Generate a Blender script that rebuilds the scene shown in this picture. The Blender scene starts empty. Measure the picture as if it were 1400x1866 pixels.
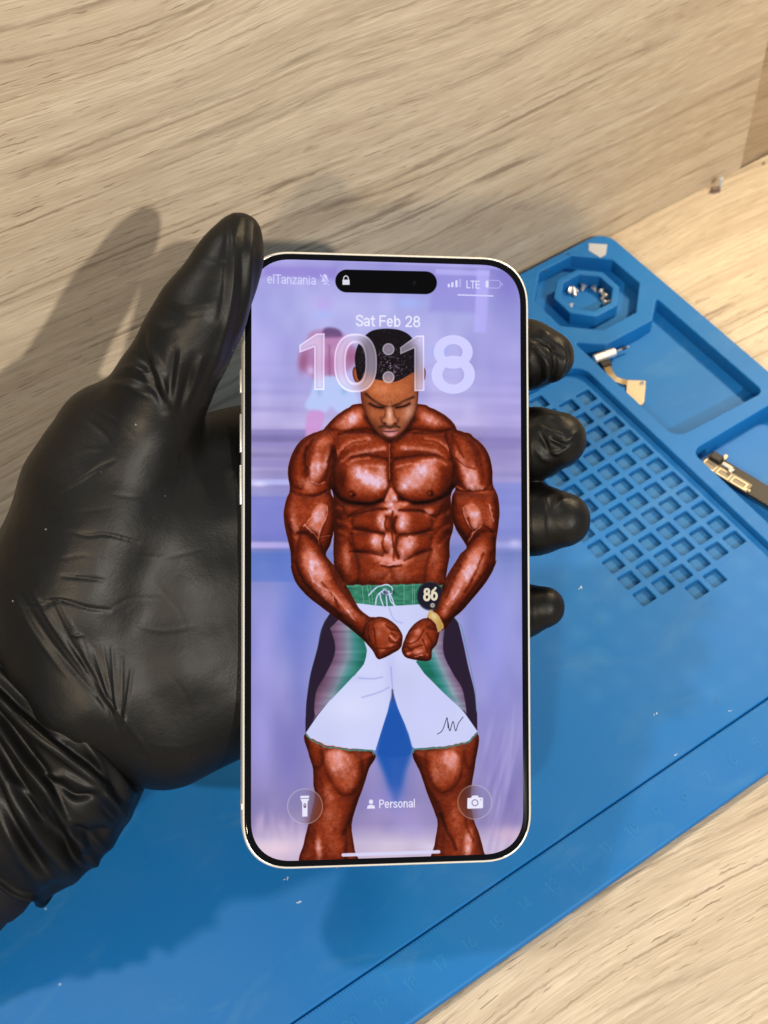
import bpy, bmesh, math, random
import numpy as np
from mathutils import Vector, Matrix

SC = bpy.context.scene
COL = SC.collection
S = 0.01                         # everything below is written in centimetres

# ------------------------------------------------------------------ camera
# world: X along the back panel, Y towards the panel, Z up; mat surface at Z = 0
CAMM = np.array([[0.829111, -0.557962, -0.035406],
                 [-0.464994, -0.653032, -0.59777],
                 [0.310412, 0.512081, -0.800885]])      # rows: right, down, forward
CAMT = np.array([11.99799436, 0.93961642, 47.00969421])
CAMP = -CAMM.T @ CAMT
cam_data = bpy.data.cameras.new('camera')
cam = bpy.data.objects.new('camera', cam_data)
COL.objects.link(cam)
R_ = Matrix((CAMM[0], -CAMM[1], -CAMM[2])).transposed().to_4x4()
cam.matrix_world = Matrix.Translation(Vector(CAMP) * S) @ R_
cam_data.sensor_fit = 'VERTICAL'
cam_data.sensor_height = 24
cam_data.lens = 24 / 2 / (933 / 2500)
cam_data.clip_start = 0.01
cam_data.clip_end = 50
cam_data.dof.use_dof = True
cam_data.dof.focus_distance = 0.362
cam_data.dof.aperture_fstop = 17
SC.camera = cam

# ------------------------------------------------------------------ room light
world = bpy.data.worlds.new('World')
SC.world = world
world.use_nodes = True
bg = world.node_tree.nodes['Background']
bg.inputs[0].default_value = (0.80, 0.91, 1.0, 1)
bg.inputs[1].default_value = 0.50
SC.view_settings.view_transform = 'Standard'
SC.view_settings.look = 'None'
SC.view_settings.exposure = 0
SC.view_settings.gamma = 1
SC.view_settings.use_curve_mapping = False
SC.cycles.max_bounces = 6
SC.cycles.diffuse_bounces = 3
SC.cycles.glossy_bounces = 3
SC.cycles.caustics_reflective = False
SC.cycles.caustics_refractive = False
SC.cycles.sample_clamp_indirect = 4
SC.cycles.use_denoising = True


def lamp(name, pos, aim, power, color, size, spread=180):
    d = bpy.data.lights.new(name, 'AREA')
    d.shape = 'DISK'
    d.size = size * S
    d.energy = power
    d.color = color
    d.spread = math.radians(spread)
    o = bpy.data.objects.new(name, d)
    COL.objects.link(o)
    o.location = Vector(pos) * S
    o.rotation_euler = (Vector(aim) - Vector(pos)).to_track_quat('-Z', 'Y').to_euler()
    return o


lamp('front_lamp', (-8, -200, 151), (-8, 5, 8), 53.0, (1.0, 0.91, 0.79), 7)
lamp('ceiling_lamp', (-42, 48, 118), (-12, 0, 6), 6.5, (1.0, 0.92, 0.82), 9)
lamp('bench_lamp', (36, 13.4, 40), (9, 8, 0), 1.35, (1.0, 0.77, 0.46), 7, 110)
lamp('side_lamp', (-90, -72, 90), (-3, 8, 12), 12.0, (1.0, 0.80, 0.55), 7)

# ------------------------------------------------------------------ helpers


def w2c(w):
    return CAMM @ np.asarray(w, float) + CAMT


def at(px, py, z):
    """the point that a camera ray through (px, py) reaches at depth z cm"""
    c = np.array([(px - 700) / 2500 * z, (py - 933) / 2500 * z, z])
    return CAMM.T @ (c - CAMT)


def on_z(px, py, h):
    d = CAMM.T @ np.array([(px - 700) / 2500, (py - 933) / 2500, 1.0])
    return CAMP + d * ((h - CAMP[2]) / d[2])


def on_y(px, py, yy):
    d = CAMM.T @ np.array([(px - 700) / 2500, (py - 933) / 2500, 1.0])
    return CAMP + d * ((yy - CAMP[1]) / d[1])


def tag(o, label=None, cat=None, group=None, kind=None):
    if label:
        o['label'] = label
    if cat:
        o['category'] = cat
    if group:
        o['group'] = group
    if kind:
        o['kind'] = kind
    return o


ORIGIN = {}


def empty(name, loc, label=None, cat=None, group=None):
    o = bpy.data.objects.new(name, None)
    o.empty_display_size = .01
    COL.objects.link(o)
    o.location = Vector(loc) * S
    ORIGIN[o.name] = np.asarray(loc, float)
    return tag(o, label, cat, group)


def mk(name, verts, faces, mat, parent=None, origin=None, smooth=True):
    """link a mesh whose vertices are given in world centimetres"""
    verts = np.asarray(verts, float)
    if parent is not None:
        origin = ORIGIN[parent.name]
    elif origin is None:
        origin = verts.mean(0)
    me = bpy.data.meshes.new(name)
    me.from_pydata(((verts - origin) * S).tolist(), [], faces)
    me.polygons.foreach_set('use_smooth', [smooth] * len(me.polygons))
    me.materials.append(mat)
    me.update()
    o = bpy.data.objects.new(name, me)
    COL.objects.link(o)
    if parent is not None:
        o.parent = parent
        ORIGIN[o.name] = origin
    else:
        o.location = Vector(origin) * S
        ORIGIN[o.name] = np.asarray(origin, float)
    return o


def sharpen(o, deg=35):
    me = o.data
    bm = bmesh.new()
    bm.from_mesh(me)
    bmesh.ops.remove_doubles(bm, verts=bm.verts, dist=1e-6)
    bmesh.ops.recalc_face_normals(bm, faces=bm.faces)
    for e in bm.edges:
        if len(e.link_faces) == 2:
            a, b = (abs(f.normal.z) > .9995 for f in e.link_faces)
            if a != b or e.calc_face_angle(0) > math.radians(deg):
                e.smooth = False
    bm.to_mesh(me)
    bm.free()
    return o


def box(x0, x1, y0, y1, z0, z1, bev=0.0, seg=2):
    bm = bmesh.new()
    r = bmesh.ops.create_cube(bm, size=1)
    for v in r['verts']:
        v.co = Vector(((x0 + x1) / 2 + v.co.x * (x1 - x0), (y0 + y1) / 2 + v.co.y * (y1 - y0), (z0 + z1) / 2 + v.co.z * (z1 - z0)))
    if bev:
        bmesh.ops.bevel(bm, geom=bm.edges[:], offset=bev, segments=seg, profile=.5, affect='EDGES')
    bm.verts.index_update()
    V = [tuple(v.co) for v in bm.verts]
    F = [[v.index for v in f.verts] for f in bm.faces]
    bm.free()
    return V, F


def join(*parts):
    V, F = [], []
    for v, f in parts:
        n = len(V)
        V += [tuple(p) for p in v]
        F += [[i + n for i in q] for q in f]
    return V, F


def moved(vf, M, t):
    v, f = vf
    return (np.asarray(v) @ np.asarray(M).T + np.asarray(t)).tolist(), f


def cyl(r0, r1, z0, z1, n=20, cap=True):
    V, F = [], []
    for k in range(n):
        a = 2 * math.pi * k / n
        V.append((r0 * math.cos(a), r0 * math.sin(a), z0))
        V.append((r1 * math.cos(a), r1 * math.sin(a), z1))
    for k in range(n):
        j = (k + 1) % n
        F.append([2 * k, 2 * j, 2 * j + 1, 2 * k + 1])
    if cap:
        F.append([2 * k + 1 for k in range(n)])
        F.append([2 * k for k in reversed(range(n))])
    return V, F


def roundpoly(pts, r, n=6):
    """round the corners of a polygon; r one radius or one per corner"""
    P = [np.array(p, float) for p in pts]
    N = len(P)
    rr = r if isinstance(r, (list, tuple)) else [r] * N
    out = []
    for i in range(N):
        a, b, c = P[i - 1], P[i], P[(i + 1) % N]
        u, v = a - b, c - b
        lu, lv = np.linalg.norm(u), np.linalg.norm(v)
        u, v = u / lu, v / lv
        ang = math.acos(max(-1, min(1, float(u @ v))))
        if rr[i] <= 0 or ang > 3.1:
            out.append(tuple(b))
            continue
        d = min(rr[i] / math.tan(ang / 2), lu * .49, lv * .49)
        r_ = d * math.tan(ang / 2)
        bis = (u + v) / np.linalg.norm(u + v)
        cen = b + bis * r_ / math.sin(ang / 2)
        p0, p1 = b + u * d - cen, b + v * d - cen
        a0 = math.atan2(p0[1], p0[0])
        da = (math.atan2(p1[1], p1[0]) - a0 + math.pi) % (2 * math.pi) - math.pi
        for k in range(n + 1):
            t = a0 + da * k / n
            out.append((cen[0] + r_ * math.cos(t), cen[1] + r_ * math.sin(t)))
    return out


def slab(outline, holes, z0, z1, bev=0.03, res=2):
    """flat plate with holes and rounded rims -> verts, faces (cm)"""
    cu = bpy.data.curves.new('tmp', 'CURVE')
    cu.dimensions = '2D'
    cu.fill_mode = 'BOTH'
    for loop in [outline] + list(holes):
        sp = cu.splines.new('POLY')
        sp.points.add(len(loop) - 1)
        for p, q in zip(sp.points, loop):
            p.co = (q[0], q[1], 0, 1)
        sp.use_cyclic_u = True
    cu.extrude = (z1 - z0) / 2 - bev
    cu.bevel_depth = bev
    cu.bevel_resolution = res
    cu.offset = -bev
    o = bpy.data.objects.new('tmp', cu)
    COL.objects.link(o)
    dg = bpy.context.evaluated_depsgraph_get()
    dg.update()
    me = o.evaluated_get(dg).to_mesh()
    V = [(v.co.x, v.co.y, v.co.z + (z0 + z1) / 2) for v in me.vertices]
    F = [list(p.vertices) for p in me.polygons]
    o.evaluated_get(dg).to_mesh_clear()
    bpy.data.objects.remove(o)
    bpy.data.curves.remove(cu)
    return V, F


# ------------------------------------------------------------------ node helpers
def mat(name, color=(.5, .5, .5), rough=.5, metal=0., spec=.5, coat=0., coat_rough=.1):
    m = bpy.data.materials.new(name)
    m.use_nodes = True
    b = m.node_tree.nodes['Principled BSDF']
    b.inputs['Base Color'].default_value = (*color, 1)
    b.inputs['Roughness'].default_value = rough
    b.inputs['Metallic'].default_value = metal
    b.inputs['Specular IOR Level'].default_value = spec
    b.inputs['Coat Weight'].default_value = coat
    b.inputs['Coat Roughness'].default_value = coat_rough
    return m


class NT:
    def __init__(self, m):
        self.t = m.node_tree
        self.b = self.t.nodes['Principled BSDF']

    def n(self, kind, **kw):
        nd = self.t.nodes.new(kind)
        for k, v in kw.items():
            if k.startswith('i_'):
                key = k[2:]
                key = int(key) if key.isdigit() else key.replace('_', ' ')
                nd.inputs[key].default_value = v
            else:
                setattr(nd, k, v)
        return nd

    def l(self, a, b):
        self.t.links.new(a, b)

    def coords(self, scale=(1, 1, 1), rot=(0, 0, 0), kind='Object'):
        tc = self.n('ShaderNodeTexCoord')
        mp = self.n('ShaderNodeMapping')
        mp.inputs['Scale'].default_value = scale
        mp.inputs['Rotation'].default_value = rot
        self.l(tc.outputs[kind], mp.inputs['Vector'])
        return mp.outputs['Vector']

    def noise(self, vec, scale, detail=3, rough=.5, dist=0.):
        nd = self.n('ShaderNodeTexNoise')
        nd.inputs['Scale'].default_value = scale
        nd.inputs['Detail'].default_value = detail
        nd.inputs['Roughness'].default_value = rough
        nd.inputs['Distortion'].default_value = dist
        self.l(vec, nd.inputs['Vector'])
        return nd.outputs['Fac']

    def ramp(self, fac, stops):
        nd = self.n('ShaderNodeValToRGB')
        cr = nd.color_ramp
        while len(cr.elements) < len(stops):
            cr.elements.new(.5)
        for e, (p, c) in zip(cr.elements, stops):
            e.position = p
            e.color = (*c, 1) if len(c) == 3 else c
        self.l(fac, nd.inputs['Fac'])
        return nd.outputs['Color']

    def mix(self, fac, a, b, mode='MIX'):
        nd = self.n('ShaderNodeMix', data_type='RGBA', blend_type=mode)
        for val, sock in ((fac, nd.inputs[0]), (a, nd.inputs[6]), (b, nd.inputs[7])):
            if hasattr(val, 'is_linked'):
                self.l(val, sock)
            elif isinstance(val, (int, float)):
                sock.default_value = val
            else:
                sock.default_value = (*val, 1)
        return nd.outputs[2]

    def math(self, op, a, b=0.):
        nd = self.n('ShaderNodeMath', operation=op)
        for val, sock in ((a, nd.inputs[0]), (b, nd.inputs[1])):
            if hasattr(val, 'is_linked'):
                self.l(val, sock)
            else:
                sock.default_value = val
        return nd.outputs[0]

    def bump(self, h, strength=.2, dist=.001):
        nd = self.n('ShaderNodeBump')
        nd.inputs['Strength'].default_value = strength
        nd.inputs['Distance'].default_value = dist
        self.l(h, nd.inputs['Height'])
        self.l(nd.outputs['Normal'], self.b.inputs['Normal'])
# ------------------------------------------------------------------ the picture shown on the phone's display
# A small painter: soft polygons, strokes and blobs on a numpy canvas, drawn in display coordinates.
HM = np.array([[0.9912152637982189, 0.0018836780008170788, 0.11073608771118004],
               [0.0022749327844331546, 0.9985173602614543, 1.2168867455796561],
               [0.13903236196747062, -0.03344185042340138, 36.510913729062544]])
DW, DH = 7.26, 15.82            # lit area of the display in cm
PW, PH = 760, 1652              # canvas


def chart(a, b):
    """display cm (right, down from centre) -> drawing units"""
    x = HM[0, 0] * a + HM[0, 1] * b + HM[0, 2]
    y = HM[1, 0] * a + HM[1, 1] * b + HM[1, 2]
    z = HM[2, 0] * a + HM[2, 1] * b + HM[2, 2]
    return 700 + 2500 * x / z, 933 + 2500 * y / z


class Canvas:
    def __init__(self):
        a = (np.arange(PW) + .5) / PW * DW - DW / 2
        b = (np.arange(PH) + .5) / PH * DH - DH / 2
        A, B = np.meshgrid(a, b)
        self.X, self.Y = chart(A, B)
        self.X = self.X.astype(np.float32)
        self.Y = self.Y.astype(np.float32)
        self.I = np.zeros((PH, PW, 3), np.float32)
        self.hinv = np.linalg.inv(HM)
        self.Z = np.zeros((PH, PW), np.float32)      # relief of the athlete's muscles, for lighting the print
        self.rec = False

    def box(self, x0, y0, x1, y1):
        us, vs = [], []
        for x, y in ((x0, y0), (x1, y0), (x0, y1), (x1, y1)):
            q = self.hinv @ np.array([(x - 700) / 2500, (y - 933) / 2500, 1.0])
            us.append((q[0] / q[2] + DW / 2) / DW * PW)
            vs.append((q[1] / q[2] + DH / 2) / DH * PH)
        u0, u1 = max(0, int(min(us)) - 1), min(PW, int(max(us)) + 2)
        v0, v1 = max(0, int(min(vs)) - 1), min(PH, int(max(vs)) + 2)
        if u1 <= u0 or v1 <= v0:
            return None
        return slice(v0, v1), slice(u0, u1)

    def put(self, sl, m, col, clip=None):
        if clip is not None:
            m = m * clip[sl]
        m = m[..., None]
        self.I[sl] = self.I[sl] * (1 - m) + np.asarray(col, np.float32) / 255. * m

    def seg_dist(self, sl, pts):
        X, Y = self.X[sl], self.Y[sl]
        d = np.full(X.shape, 1e9, np.float32)
        for (ax, ay), (bx, by) in zip(pts[:-1], pts[1:]):
            vx, vy = bx - ax, by - ay
            L = vx * vx + vy * vy + 1e-9
            t = np.clip(((X - ax) * vx + (Y - ay) * vy) / L, 0, 1)
            d = np.minimum(d, (X - ax - t * vx) ** 2 + (Y - ay - t * vy) ** 2)
        return np.sqrt(d)

    def sd(self, pts, pad=4.):
        """signed distance (positive inside) within a padded box"""
        P = np.asarray(pts, float)
        sl = self.box(P[:, 0].min() - pad, P[:, 1].min() - pad, P[:, 0].max() + pad, P[:, 1].max() + pad)
        if sl is None:
            return None, None
        X, Y = self.X[sl], self.Y[sl]
        ins = np.zeros(X.shape, bool)
        Q = np.vstack([P, P[:1]])
        for (ax, ay), (bx, by) in zip(Q[:-1], Q[1:]):
            if ay == by:
                continue
            c = (ay > Y) != (by > Y)
            ins ^= c & (X < (bx - ax) * (Y - ay) / (by - ay) + ax)
        d = self.seg_dist(sl, Q)
        return sl, np.where(ins, d, -d)

    def poly(self, pts, col, soft=1.2, a=1., smooth=True, clip=None):
        if smooth:
            pts = spline(pts)
        sl, d = self.sd(pts, soft + 2)
        if sl is None:
            return
        m = sstep(-soft / 2, soft / 2, d) * a
        self.put(sl, m, col, clip)

    def mask(self, pts, soft=1.2, smooth=True):
        out = np.zeros((PH, PW), np.float32)
        if smooth:
            pts = spline(pts)
        sl, d = self.sd(pts, soft + 2)
        out[sl] = sstep(-soft / 2, soft / 2, d)
        return out

    def pillow(self, pts, edge, dark, mid, soft=1.5, a=1., clip=None, smooth=True, base=False):
        """a rounded form: dark rim, lighter inside"""
        if smooth:
            pts = spline(pts)
        sl, d = self.sd(pts, soft + 2)
        if sl is None:
            return
        m = sstep(-soft / 2, soft / 2, d) * a
        t = (1 - np.exp(-np.maximum(d, 0) / edge))[..., None]
        col = np.asarray(dark, np.float32) * (1 - t) + np.asarray(mid, np.float32) * t
        if clip is not None:
            m = m * clip[sl]
        if self.rec:
            z = (1 - np.exp(-np.maximum(d, 0) / (15. if base else edge))) * (15. if base else edge) * m
            mz = np.clip(d / 14, 0, 1)
            self.Z[sl] = self.Z[sl] * (1 - mz) + z * 1.1 if base else self.Z[sl] + z * .85
        m = m[..., None]
        self.I[sl] = self.I[sl] * (1 - m) + col / 255. * m

    def blob(self, x, y, rx, ry, col, a=1., ang=0., p=1., clip=None):
        R = 2.6 * max(rx, ry)
        sl = self.box(x - R, y - R, x + R, y + R)
        if sl is None:
            return
        c, s = math.cos(math.radians(ang)), math.sin(math.radians(ang))
        dx, dy = self.X[sl] - x, self.Y[sl] - y
        q = ((dx * c + dy * s) / rx) ** 2 + ((-dx * s + dy * c) / ry) ** 2
        self.put(sl, np.exp(-q ** p) * a, col, clip)

    def line(self, pts, w, col, a=1., soft=1.0, smooth=True, clip=None, taper=False):
        if smooth and len(pts) > 2:
            pts = spline(pts, closed=False)
        P = np.asarray(pts, float)
        pad = w + soft + 2
        sl = self.box(P[:, 0].min() - pad, P[:, 1].min() - pad, P[:, 0].max() + pad, P[:, 1].max() + pad)
        if sl is None:
            return
        d = self.seg_dist(sl, P)
        self.put(sl, (1 - sstep(w / 2 - soft / 2, w / 2 + soft / 2, d)) * a, col, clip)

    def glow(self, pts, w, col, a=1., smooth=True, clip=None):
        if smooth and len(pts) > 2:
            pts = spline(pts, closed=False)
        P = np.asarray(pts, float)
        pad = w * 2.6 + 2
        sl = self.box(P[:, 0].min() - pad, P[:, 1].min() - pad, P[:, 0].max() + pad, P[:, 1].max() + pad)
        if sl is None:
            return
        d = self.seg_dist(sl, P)
        g = np.exp(-(d / w) ** 2) * a
        if self.rec:
            self.Z[sl] += g * w * (-.75 if sum(col) < 260 else .45) * (1 if clip is None else clip[sl])
            g = g * .62
        self.put(sl, g, col, clip)


def sstep(a, b, x):
    t = np.clip((x - a) / (b - a + 1e-9), 0, 1)
    return t * t * (3 - 2 * t)


def spline(pts, n=6, closed=True):
    P = np.asarray(pts, float)
    N = len(P)
    out = []
    for i in range(N if closed else N - 1):
        if closed:
            p0, p1, p2, p3 = P[(i - 1) % N], P[i], P[(i + 1) % N], P[(i + 2) % N]
        else:
            p0, p1, p2, p3 = P[max(i - 1, 0)], P[i], P[i + 1], P[min(i + 2, N - 1)]
        for t in np.arange(n) / n:
            out.append(.5 * (2 * p1 + (p2 - p0) * t + (2 * p0 - 5 * p1 + 4 * p2 - p3) * t * t
                             + (3 * p1 - p0 - 3 * p2 + p3) * t ** 3))
    if not closed:
        out.append(P[-1])
    return np.array(out)


def vnoise(shape, cell, rng):
    h, w = shape
    gh, gw = int(h / cell[1]) + 3, int(w / cell[0]) + 3
    g = rng.random((gh, gw)).astype(np.float32)
    yy = np.arange(h) / cell[1]
    xx = np.arange(w) / cell[0]
    y0, x0 = yy.astype(int), xx.astype(int)
    ty, tx = (yy - y0)[:, None], (xx - x0)[None, :]
    ty, tx = ty * ty * (3 - 2 * ty), tx * tx * (3 - 2 * tx)
    a = g[y0][:, x0] * (1 - tx) + g[y0][:, x0 + 1] * tx
    b = g[y0 + 1][:, x0] * (1 - tx) + g[y0 + 1][:, x0 + 1] * tx
    return a * (1 - ty) + b * ty


def arc(cx, cy, rx, ry, a0, a1, n=14):
    return [(cx + rx * math.cos(math.radians(a0 + (a1 - a0) * i / n)),
             cy + ry * math.sin(math.radians(a0 + (a1 - a0) * i / n))) for i in range(n + 1)]


# stroke letters, one unit = cap height, y down from the cap line, baseline at 1
_X = .28
GLYPH = {
    'S': (.60, [[(.54, .20)] + arc(.30, .25, .25, .24, -30, -180, 10) + [(.10, .36), (.30, .48), (.52, .62)] + arc(.30, .74, .26, .25, -10, 165, 12)]),
    'a': (.53, [arc(.25, .47, .19, .18, 200, 360, 8) + [(.44, .99)], [(.44, .62), (.25, .65)] + arc(.23, .82, .17, .17, 250, 90, 8) + [(.36, .94), (.44, .82)]]),
    't': (.34, [[(.16, .08), (.16, .84), (.22, .97), (.32, .98)], [(.02, .31), (.32, .31)]]),
    'F': (.58, [[(.08, 1), (.08, .02), (.54, .02)], [(.08, .50), (.48, .50)]]),
    'e': (.56, [[(.07, .63), (.47, .63)] + arc(.27, .64, .20, .35, 0, -180, 12) + arc(.27, .64, .20, .35, 180, 45, 10)]),
    'b': (.58, [[(.08, 0), (.08, 1)], arc(.29, .64, .20, .35, 0, 360, 20)]),
    '2': (.62, [arc(.30, .26, .22, .25, -170, 20, 12) + [(.44, .52), (.06, .98), (.55, .98)]]),
    '8': (.64, [arc(.30, .25, .20, .23, 0, 360, 18), arc(.30, .73, .24, .26, 0, 360, 20)]),
    'l': (.22, [[(.09, 0), (.09, 1)]]),
    'T': (.58, [[(.01, .03), (.57, .03)], [(.29, .03), (.29, 1)]]),
    'n': (.55, [[(.08, .30), (.08, 1)], [(.08, .60)] + arc(.26, .52, .19, .22, 200, 360, 8) + [(.45, 1)]]),
    'z': (.50, [[(.05, .31), (.42, .31), (.04, .98), (.44, .98)]]),
    'i': (.22, [[(.09, .30), (.09, 1)], [(.09, .08), (.09, .09)]]),
    'L': (.52, [[(.08, 0), (.08, .98), (.49, .98)]]),
    'E': (.56, [[(.52, .02), (.08, .02), (.08, .98), (.53, .98)], [(.08, .49), (.48, .49)]]),
    'P': (.60, [[(.08, 1), (.08, .02), (.30, .02)] + arc(.30, .28, .24, .26, -90, 90, 10) + [(.08, .54)]]),
    'r': (.36, [[(.08, .30), (.08, 1)], [(.08, .58), (.16, .36), (.34, .32)]]),
    's': (.48, [arc(.24, .46, .17, .16, -25, -200, 8) + [(.24, .63), (.40, .75)] + arc(.23, .82, .18, .17, -10, 165, 8)]),
    'o': (.58, [arc(.28, .64, .21, .35, 0, 360, 20)]),
    '1': (.42, [[(.06, .22), (.26, .03), (.26, 1)]]),
    '0': (.62, [arc(.30, .5, .23, .48, 0, 360, 24)]),
    '3': (.6, [arc(.28, .26, .2, .24, -160, 80, 12), arc(.28, .73, .23, .25, -85, 160, 14)]),
    '4': (.62, [[(.44, 1), (.44, .02), (.05, .72), (.58, .72)]]),
    '5': (.6, [[(.5, .02), (.13, .02), (.09, .46)] + arc(.28, .68, .23, .28, -130, 150, 14)]),
    '6': (.62, [arc(.30, .69, .23, .29, 0, 360, 20), [(.07, .68), (.14, .3), (.40, .02)]]),
    '7': (.56, [[(.04, .03), (.5, .03), (.2, 1)]]),
    '9': (.62, [arc(.30, .31, .23, .29, 0, 360, 20), [(.53, .32), (.46, .7), (.2, .98)]]),
    ' ': (.26, []),
}


def text_strokes(txt, x, y, cap, slope=0., track=.0):
    """polylines for a line of text; x,y = left end of the cap line"""
    out = []
    for ch in txt:
        w, st = GLYPH[ch]
        for s in st:
            out.append([(x + px * cap, y + py * cap + slope * px * cap) for px, py in s])
        dx = (w + track + .06) * cap
        x += dx
        y += slope * dx
    return out, x


def write(cv, txt, x0, x1, y, cap, w, col, a=.95, slope=0.):
    _, xe = text_strokes(txt, 0, 0, cap)
    k = (x1 - x0) / xe
    st, _ = text_strokes(txt, 0, 0, cap, 0)
    for s in st:
        cv.line([(x0 + px * k, y + py + slope * px * k) for px, py in s], w, col, a, soft=1.1, smooth=False)


def paint_display():
    cv = Canvas()
    rng = np.random.default_rng(5)

    def A(*p): return [(500 + .3 * x, 580 + .3 * y) for x, y in p]
    def Bq(*p): return [(500 + .30714 * x, 760 + .30714 * y) for x, y in p]
    def Cq(*p): return [(500 + .30714 * x, 1000 + .30714 * y) for x, y in p]
    def Dq(*p): return [(430 + .4 * x, 1260 + .4 * y) for x, y in p]
    def T(*p): return [(430 + .4 * x, 440 + .4 * y) for x, y in p]

    # ---- hazy stage behind the athlete
    yk = np.array([455, 560, 700, 775, 800, 860, 900, 985, 1010, 1100, 1200, 1350, 1450, 1500, 1535, 1590], float)
    ck = np.array([(158, 152, 238), (168, 172, 248), (176, 172, 246), (186, 176, 240), (140, 128, 196), (158, 148, 214),
                   (150, 150, 226), (138, 142, 222), (112, 130, 212), (138, 144, 226), (150, 150, 228), (148, 142, 218),
                   (140, 130, 200), (150, 136, 200), (206, 190, 226), (214, 186, 214)], float)
    for c in range(3):
        cv.I[..., c] = np.interp(cv.Y, yk, ck[:, c]) / 255.
    big = vnoise((PH, PW), (90, 130), rng) - .5
    mid = vnoise((PH, PW), (34, 60), rng) - .5
    hor = vnoise((PH, PW), (260, 16), rng) - .5
    cv.I += (big * .11 + mid * .05)[..., None] * np.array([1, .9, .55], np.float32)
    hz = np.clip((cv.Y - 640) / 120, 0, 1) * np.clip((1040 - cv.Y) / 60, 0, 1)
    cv.I += (hor * .12 * hz)[..., None] * np.array([1, .95, .8], np.float32)
    gl = cv.I.mean(-1, keepdims=True)
    cv.I = gl + (cv.I * .97 - gl * .97) * .80 - gl * .03 + np.array([.008, .0, .0], np.float32)
    # ceiling line and the pale post, top right
    cv.blob(930, 500, 40, 70, (126, 118, 200), .75)
    cv.poly(T((100, 88), (500, 92), (1150, 125), (1300, 140), (1300, 120), (700, 95)), (196, 190, 255), 8, .55, False)
    cv.poly(T((130, 112), (460, 122), (460, 175), (120, 160)), (140, 118, 206), 14, .55, False)
    cv.poly(T((900, 150), (1110, 155), (1110, 330), (880, 320)), (142, 134, 218), 16, .5, False)
    cv.poly(T((1098, 130), (1155, 132), (1140, 420), (1085, 415)), (186, 180, 252), 7, .75, False)
    cv.poly(T((910, 128), (1155, 138), (1155, 160), (910, 152)), (188, 182, 252), 6, .7, False)
    cv.blob(745, 553, 22, 9, (158, 186, 255), .6)
    cv.blob(590, 556, 18, 12, (196, 168, 240), .6)
    cv.blob(588, 574, 16, 8, (164, 190, 255), .5)
    cv.blob(800, 640, 18, 10, (150, 172, 250), .5)
    cv.blob(920, 700, 40, 160, (150, 138, 216), .35)
    cv.blob(480, 640, 40, 60, (190, 178, 250), .35)
    # stage edge bands at mid height
    for y0, y1, col, al in ((783, 800, (122, 112, 178), .55), (806, 816, (170, 160, 226), .4), (838, 852, (132, 122, 190), .45),
                            (874, 884, (196, 198, 255), .7), (905, 985, (112, 118, 208), .55), (988, 999, (206, 188, 246), .75),
                            (1006, 1060, (74, 112, 200), .5)):
        cv.poly([(455, y0), (560, y0), (560, y1), (455, y1)], col, 7, al, False)
    for y0, y1, col, al in ((786, 812, (150, 140, 204), .4), (880, 980, (122, 134, 214), .55), (986, 998, (196, 196, 252), .45)):
        cv.poly([(880, y0), (960, y0), (960, y1), (880, y1)], col, 9, al, False)
    cv.blob(472, 882, 14, 5, (226, 222, 255), .8)
    cv.blob(938, 990, 10, 7, (206, 206, 255), .6)
    # floor: blue strip between the legs, lighter sweeps
    cv.poly(Dq((690, 100), (740, 100), (800, 250), (792, 300), (765, 370), (742, 460), (728, 500), (705, 460), (680, 380), (645, 300), (640, 250)), (30, 86, 174), 16, .95)
    cv.blob(714, 1330, 25, 80, (20, 84, 176), .8, p=1.5)
    cv.blob(722, 1410, 17, 60, (46, 92, 178), .8)
    cv.blob(545, 1110, 42, 110, (96, 122, 212), .6)
    cv.blob(545, 1230, 20, 100, (104, 112, 190), .45)
    cv.blob(480, 1180, 24, 90, (172, 166, 240), .6)
    cv.blob(900, 1160, 40, 120, (152, 156, 238), .6)
    cv.blob(525, 1390, 26, 70, (118, 112, 186), .6)
    cv.blob(475, 1340, 20, 80, (164, 156, 232), .6)
    for k in range(26):
        x = 466 + rng.random() * 90
        y = 1490 + rng.random() * 45
        cv.blob(x, y, 4 + rng.random() * 5, 12 + rng.random() * 12, (226, 196, 224), .22, ang=-8 + rng.random() * 16)
    for k in range(22):
        x = 880 + rng.random() * 78
        y = 1340 + rng.random() * 190
        cv.blob(x, y, 2.5 + rng.random() * 3, 30 + rng.random() * 40, (192, 180, 240) if k % 2 else (126, 112, 190), .28, ang=4 + rng.random() * 14)
    cv.blob(500, 1545, 50, 16, (236, 208, 226), .8)
    cv.blob(930, 1520, 40, 16, (226, 190, 214), .6)
    cv.blob(725, 1480, 40, 22, (176, 156, 214), .5)
    cv.blob(752, 1510, 30, 16, (172, 160, 220), .5)
    cv.blob(790, 1543, 20, 6, (222, 212, 244), .7)
    cv.blob(700, 1450, 30, 18, (140, 132, 208), .5)
    # blurred athlete in the background
    sk = (180, 126, 170)
    cv.poly(A((235, 80), (390, 80), (470, 160), (520, 220), (470, 300), (420, 340), (400, 380), (270, 380), (200, 340), (150, 290), (150, 230), (190, 150)), sk, 12, .8)
    cv.blob(596, 664, 22, 20, (176, 96, 150), .5)
    cv.blob(553, 660, 9, 22, (150, 84, 128), .75, 10)
    cv.blob(640, 650, 12, 16, (154, 88, 128), .7)
    cv.blob(566, 676, 6, 8, (206, 186, 232), .9)
    cv.blob(590, 640, 10, 7, (202, 150, 186), .6)
    cv.blob(612, 642, 10, 7, (202, 150, 186), .6)
    cv.glow([(600, 630), (601, 690)], 3, (140, 84, 128), .5)
    cv.glow([(574, 655), (580, 690)], 3, (140, 84, 128), .6)
    cv.glow([(624, 655), (622, 690)], 3, (140, 84, 128), .6)
    cv.poly(A((300, 70), (340, 58), (395, 75), (405, 115), (300, 118)), (98, 70, 118), 8, .85)
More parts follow.
